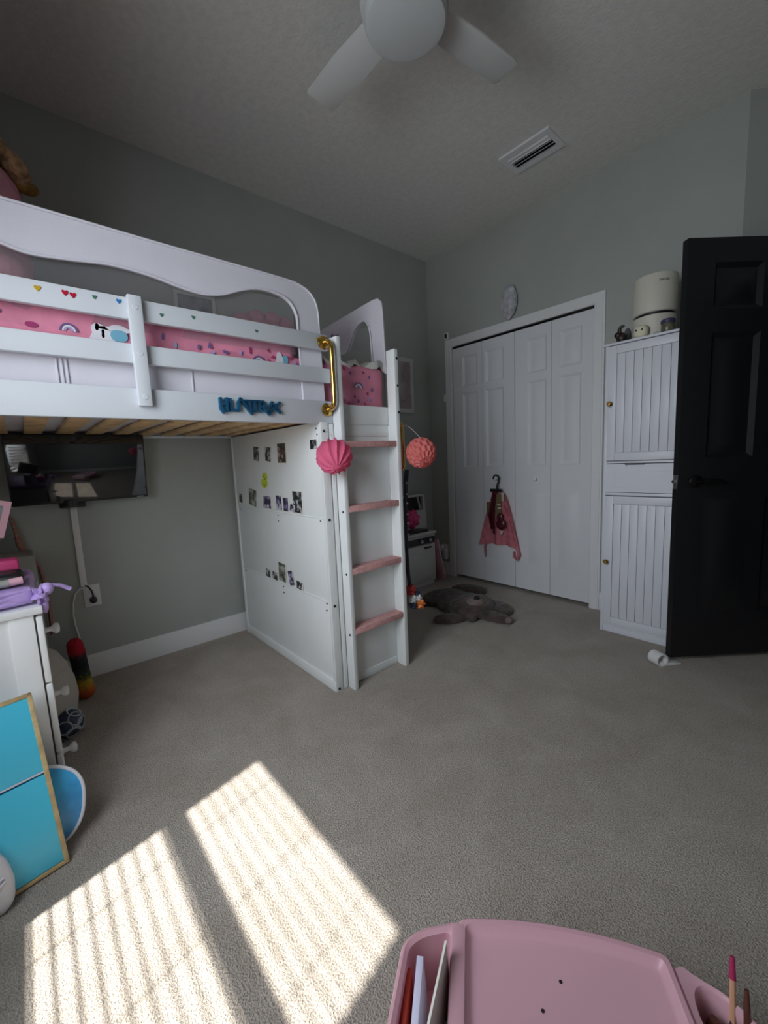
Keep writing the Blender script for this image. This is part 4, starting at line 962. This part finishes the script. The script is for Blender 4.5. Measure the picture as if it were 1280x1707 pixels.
for x, y in ((1.745, -.322), (1.765, -.318), (1.75, -.285), (1.77, -.285)): b.cyl((x, y, CT+.0005), (x, y, CT+.02), .007, n=10)
tag(obj('animal_figurine', b, 'choc'), 'dark brown curly tailed figurine, leftmost on the tall cabinet', 'figurine')
b = B(); b.ell((1.760, -.222, CT+.048), (.018, .03, .048), 0, 20, 16); tag(obj('plush_toy', b, 'greyplush'), 'dark grey soft toy between figurine and purifier', 'soft toy')
jr = thing('candle_jar', 'squat olive jar with violet lid right of the ivory toy', 'jar', (1.985, -.315, CT))
b = B(); b.lathe([(0, 0), (.028, 0), (.031, .004), (.031, .044), (.028, .048), (0, .048)], (1.985, -.318, CT), (0, 0, 1), 32); obj('glass', b, 'jarglass', jr)
b = B(); b.lathe([(0, .047), (.033, .047), (.033, .062), (.025, .068), (0, .069)], (1.985, -.318, CT), (0, 0, 1), 32); obj('lid', b, 'jarlid', jr)
b = B(); b.ell((1.938, -.335, CT+.007), (.014, .011, .007), 0, 14, 10); tag(obj('hair_clip', b, 'ballgrey'), 'tiny grey trinket between ivory toy and jar', 'trinket')
# door stop
ds = thing('door_stop', 'white plastic door stop under the corner of the black door', 'door stop', (2.10, -.56, 0))
b = B(); b.lathe([(.031, 0), (.034, .002), (.034, .060), (.031, .062), (.024, .060), (.024, .004), (.031, 0)], (2.048, -.578, .0345), (.86, -.5, 0), 32); obj('roll', b, 'plastic', ds)
b = B(); b.prism([(0, 0), (.12, 0), (.12, .008), (.0, .022)], (2.092, -.615, .001), Vector((.55, .83, 0)).normalized(), (0, 0, 1), Vector((-.83, .55, 0)).normalized()*.035, bev=.002); obj('wedge', b, 'plastic', ds)

# ------------------------------------------------------------------ pink desk in the foreground
DZ = .20; dang = math.radians(37.5)
KM = Matrix.Translation((2.381, -2.278, 0)) @ Matrix.Rotation(dang, 4, 'Z')
dk = thing('lap_desk', 'pink plastic lap desk with side pockets in the foreground', 'desk', (2.381, -2.278, 0))
def arc_back(u): return .010-.019*(u/.187)**2
# main tray
def outline(off, n=14):
    P = []; R = .187-off
    for k in range(n+1):
        u = -R+2*R*k/n; P.append((u, arc_back(u)-off))
    P += [(R, -.33+off), (-R, -.33+off)]
    return P
def ring_loft(b, loops, close=True, cap=True):
    t = bmesh.new(); V = [[t.verts.new(p) for p in L] for L in loops]; n = len(V[0])
    for a, c in zip(V, V[1:]):
        for k in range(n): t.faces.new((a[k], a[(k+1) % n], c[(k+1) % n], c[k]))
    if cap: t.faces.new(V[-1])
    bmesh.ops.recalc_face_normals(t, faces=t.faces[:]); b._merge(t, None, 0)
def rounded(P, r, n=4):
    out = []; m = len(P)
    for i in range(m):
        a, p, c = Vector(P[i-1]), Vector(P[i]), Vector(P[(i+1) % m]); d1 = (a-p); d2 = (c-p)
        if d1.angle(d2) > math.radians(160): out += [tuple(p)]*(1); continue
        rr = min(r, d1.length*.45, d2.length*.45); s0 = p+d1.normalized()*rr; s1 = p+d2.normalized()*rr
        for k in range(n+1):
            t_ = k/n; out.append(tuple(s0*(1-t_)**2+p*2*t_*(1-t_)+s1*t_*t_))
    return out
b = B(KM)
O = rounded(outline(0), .012); def_in = lambda o: rounded(outline(o), .018)
def loop(P, z): return [(u, v_, z) for u, v_ in P]
L0 = loop(O, DZ-.045); L1 = loop(O, DZ-.004); L2 = loop(rounded(outline(.004), .012), DZ); L3 = loop(rounded(outline(.012), .012), DZ); L4 = loop(rounded(outline(.020), .012), DZ-.012); L5 = loop(rounded(outline(.026), .012), DZ-.014)
ring_loft(b, [L0, L1, L2, L3, L4, L5]); b.box(-.199, -.176, -.33, -.021, DZ-.02, DZ+.0004, .0004); obj('tray', b, 'desk', dk)
b = B(KM)
for u, v_ in ((-.010, -.074), (-.047, -.120)): b.cyl((u, v_, DZ-.0145), (u, v_, DZ-.0128), .0028, n=12)
obj('screw_hole', b, 'ink', dk)
# left pocket
PL = [(-.1875, -.012), (-.262, -.040), (-.292, -.066), (-.300, -.20), (-.300, -.33), (-.1875, -.33)]
def inset_poly(P, o):
    m = len(P); out = []
    for i in range(m):
        a, p, c = Vector(P[i-1]), Vector(P[i]), Vector(P[(i+1) % m]); d1 = (p-a).normalized(); d2 = (c-p).normalized()
        n1 = Vector((-d1.y, d1.x)); n2 = Vector((-d2.y, d2.x)); nn = (n1+n2).normalized(); out.append(tuple(p+nn*o/max(.3, nn.dot(n1))))
    return out
def pocket(P, rim, zb, taper=.0):
    b = B(KM); R = lambda o, r: rounded(inset_poly(P, o), r)
    loops = [loop(R(.004, .014), zb-.004), loop(R(0, .014), DZ-.008), loop(R(.002, .014), DZ-.003), loop(R(rim*.5, .014), DZ-.001), loop(R(rim, .014), DZ-.006), loop(R(rim+.004, .014), zb+.002)]
    ring_loft(b, loops); return b
obj('left_pocket', pocket(PL, .014, .075), 'desk', dk)
# right pocket block with an oval holder
PR = [(.1875, -.33), (.292, -.33), (.292, -.115), (.280, -.078), (.252, -.050), (.218, -.032), (.1875, -.010)]
b = B(KM); n = 40
outer = resample(rounded(PR, .018)+[rounded(PR, .018)[0]], n+1)[:n]
def oval(s, z): 
    c = Vector((.240, -.112)); out = []; q = math.radians(17)
    for u, v_ in outer:
        a = math.atan2(v_-c.y, u-c.x)-q; eu_, ev_ = .036*s*math.cos(a), .066*s*math.sin(a); out.append((c.x+eu_*math.cos(q)-ev_*math.sin(q), c.y+eu_*math.sin(q)+ev_*math.cos(q), z))
    return out
ring_loft(b, [[(u, v_, .02) for u, v_ in outer], [(u, v_, DZ-.008) for u, v_ in outer], [(c_[0], c_[1], DZ-.004) for c_ in [(.236+(u-.236)*.97, -.17+(v_+.17)*.985) for u, v_ in outer]], oval(1.06, DZ-.006), oval(1, DZ-.012), oval(.9, .06)]); obj('right_pocket', b, 'desk', dk)
for sx in (-1, 1):
    b = B(KM); b.prism(rounded([(-.02, -.02), (.02, -.02), (.02, -.31), (-.02, -.31)], .01), (sx*.165, 0, 0), (1, 0, 0), (0, 1, 0), (0, 0, DZ-.03), bev=.003); obj('leg', b, 'desk', dk)
# contents
LP = 'papers and books in the left desk pocket'
def kbox(name, mats, q, rz, ry, label, cat, rx=0):
    b = B(KM @ Matrix.Translation((q[0], q[1], q[2])) @ Euler((rx, ry, rz)).to_matrix().to_4x4()); b.box(-q[3], q[3], -q[4], q[4], 0, q[5], .0008); return tag(obj(name, b, mats), label, cat)
kbox('pocket_sheet', 'bluepaper', (-.249, -.165, .079, .006, .085, .112), math.radians(1), math.radians(-3), 'pale lilac paper card in the left desk pocket', 'paper')
kbox('pocket_sheet', 'pocketglow', (-.272, -.180, .079, .0035, .09, .095), math.radians(0), math.radians(-2), 'added red sheet imitating sunlit glow on the outer wall of the left desk pocket', 'paper')  # added red slab in place of sunlight glowing through the pocket wall
b = B(KM); b.sheet([[(-.214+.006*k/5-.034*(1-k/5)*(j/5)+.002*math.sin(j), -.285+.205*k/5, .08+(.135+.02*k/5)*j/5) for j in range(6)] for k in range(6)], 0, .004); tag(obj('paper_sheet', b, 'paper'), 'cream paper sheet standing tallest in the left desk pocket', 'paper')
kbox('notebook', 'darkcover', (-.209, -.225, .079, .005, .065, .108), math.radians(-3), math.radians(3), 'dark green notebook beside the cream paper', 'book')
def pencil(name, u, v_, h, du, dv, r, m1, m2, label):
    b = B(KM); p = Vector((u, v_, .066)); q = Vector((u+du, v_+dv, h)); d = q-p
    b.cyl(p, p+d*.84, r, n=8, mi=0); b.cyl(p+d*.84, q, r*1.08, r*.7, 10, mi=1); tag(obj(name, b, [m1, m2]), label, name, name+'s in the right desk pocket')
pencil('pencil', .246, -.10, .262, .018, .055, .0045, 'pencil', 'pencilred', 'salmon pencil with magenta tip, tallest in the right desk pocket')
pencil('pencil', .256, -.12, .235, .016, .05, .0045, 'brown', 'brown', 'dark brown pencil, rightmost in the right desk pocket')
pencil('pencil', .250, -.16, .225, .014, .04, .0045, 'pencilred', 'pencilred', 'dark red pencil nearest the camera in the right desk pocket')
for u_, v_, h_, lab in ((.222, -.085, .172, 'black marker furthest from the camera in the right desk pocket'), (.236, -.135, .178, 'black marker in the middle of the right desk pocket'), (.232, -.110, .165, 'short black marker behind the metal blade in the right desk pocket')):
    pencil('marker', u_, v_, h_, .006, .012, .010, 'blackplastic', 'brown', lab)
b = B(KM); b.box(.228, .2295, -.15, -.085, .07, .195, .0005, rot=Matrix.Rotation(math.radians(14), 4, 'Y')); tag(obj('scissors_blade', b, 'silver'), 'bright metal blade in the right desk pocket', 'scissors')

# ------------------------------------------------------------------ light
sun = bpy.data.lights.new('sun', 'SUN'); sun.energy = 14.5; sun.angle = math.radians(.8); sun.color = (1, .97, .90)
so = bpy.data.objects.new('sun', sun); COL.objects.link(so); so.rotation_euler = Vector((-.205, 1, -1.8)).to_track_quat('-Z', 'Y').to_euler(); so.location = (2.2, -6, 5)
ar = bpy.data.lights.new('window_daylight', 'AREA'); ar.shape = 'RECTANGLE'; ar.size = .88; ar.size_y = 1.28; ar.energy = 23; ar.spread = math.radians(146); ar.color = (.86, .93, 1)
ao = bpy.data.objects.new('window_daylight', ar); COL.objects.link(ao); ao.location = (1.89, YW+.075, 1.39); ao.rotation_euler = Vector((-.05, 1, -.25)).to_track_quat('-Z', 'Z').to_euler()
W = bpy.data.worlds.new('world'); S.world = W; W.use_nodes = True
nt = W.node_tree; bgn = nt.nodes['Background']; sk = nt.nodes.new('ShaderNodeTexSky'); sk.sky_type = 'NISHITA'; sk.sun_disc = False; sk.sun_elevation = math.radians(60); sk.sun_rotation = math.radians(170)
nt.links.new(sk.outputs['Color'], bgn.inputs['Color']); bgn.inputs['Strength'].default_value = .12

# ------------------------------------------------------------------ camera
yaw, pitch, roll, fpx = math.radians(49.28538), math.radians(-7.17731), math.radians(-2.52160), 692.577
fw = Vector((-math.sin(yaw)*math.cos(pitch), math.cos(yaw)*math.cos(pitch), math.sin(pitch)))
r0 = Vector((math.cos(yaw), math.sin(yaw), 0)); u0 = r0.cross(fw)
rr = r0*math.cos(roll)+u0*math.sin(roll); uu = -r0*math.sin(roll)+u0*math.cos(roll)
cam = bpy.data.cameras.new('camera'); co = bpy.data.objects.new('camera', cam); COL.objects.link(co)
co.matrix_world = Matrix(((rr.x, uu.x, -fw.x, 2.70900), (rr.y, uu.y, -fw.y, -2.95366), (rr.z, uu.z, -fw.z, 1.10844), (0, 0, 0, 1)))
cam.sensor_fit = 'HORIZONTAL'; cam.sensor_width = 36; cam.lens = 36*fpx/1280; cam.clip_start = .02
S.camera = co
S.view_settings.view_transform = 'Standard'; S.view_settings.look = 'None'; S.view_settings.exposure = 0.; S.view_settings.gamma = 1
S.view_settings.use_curve_mapping = False
S.cycles.max_bounces = 10; S.cycles.diffuse_bounces = 6; S.cycles.sample_clamp_indirect = 4; S.cycles.caustics_reflective = False; S.cycles.caustics_refractive = False
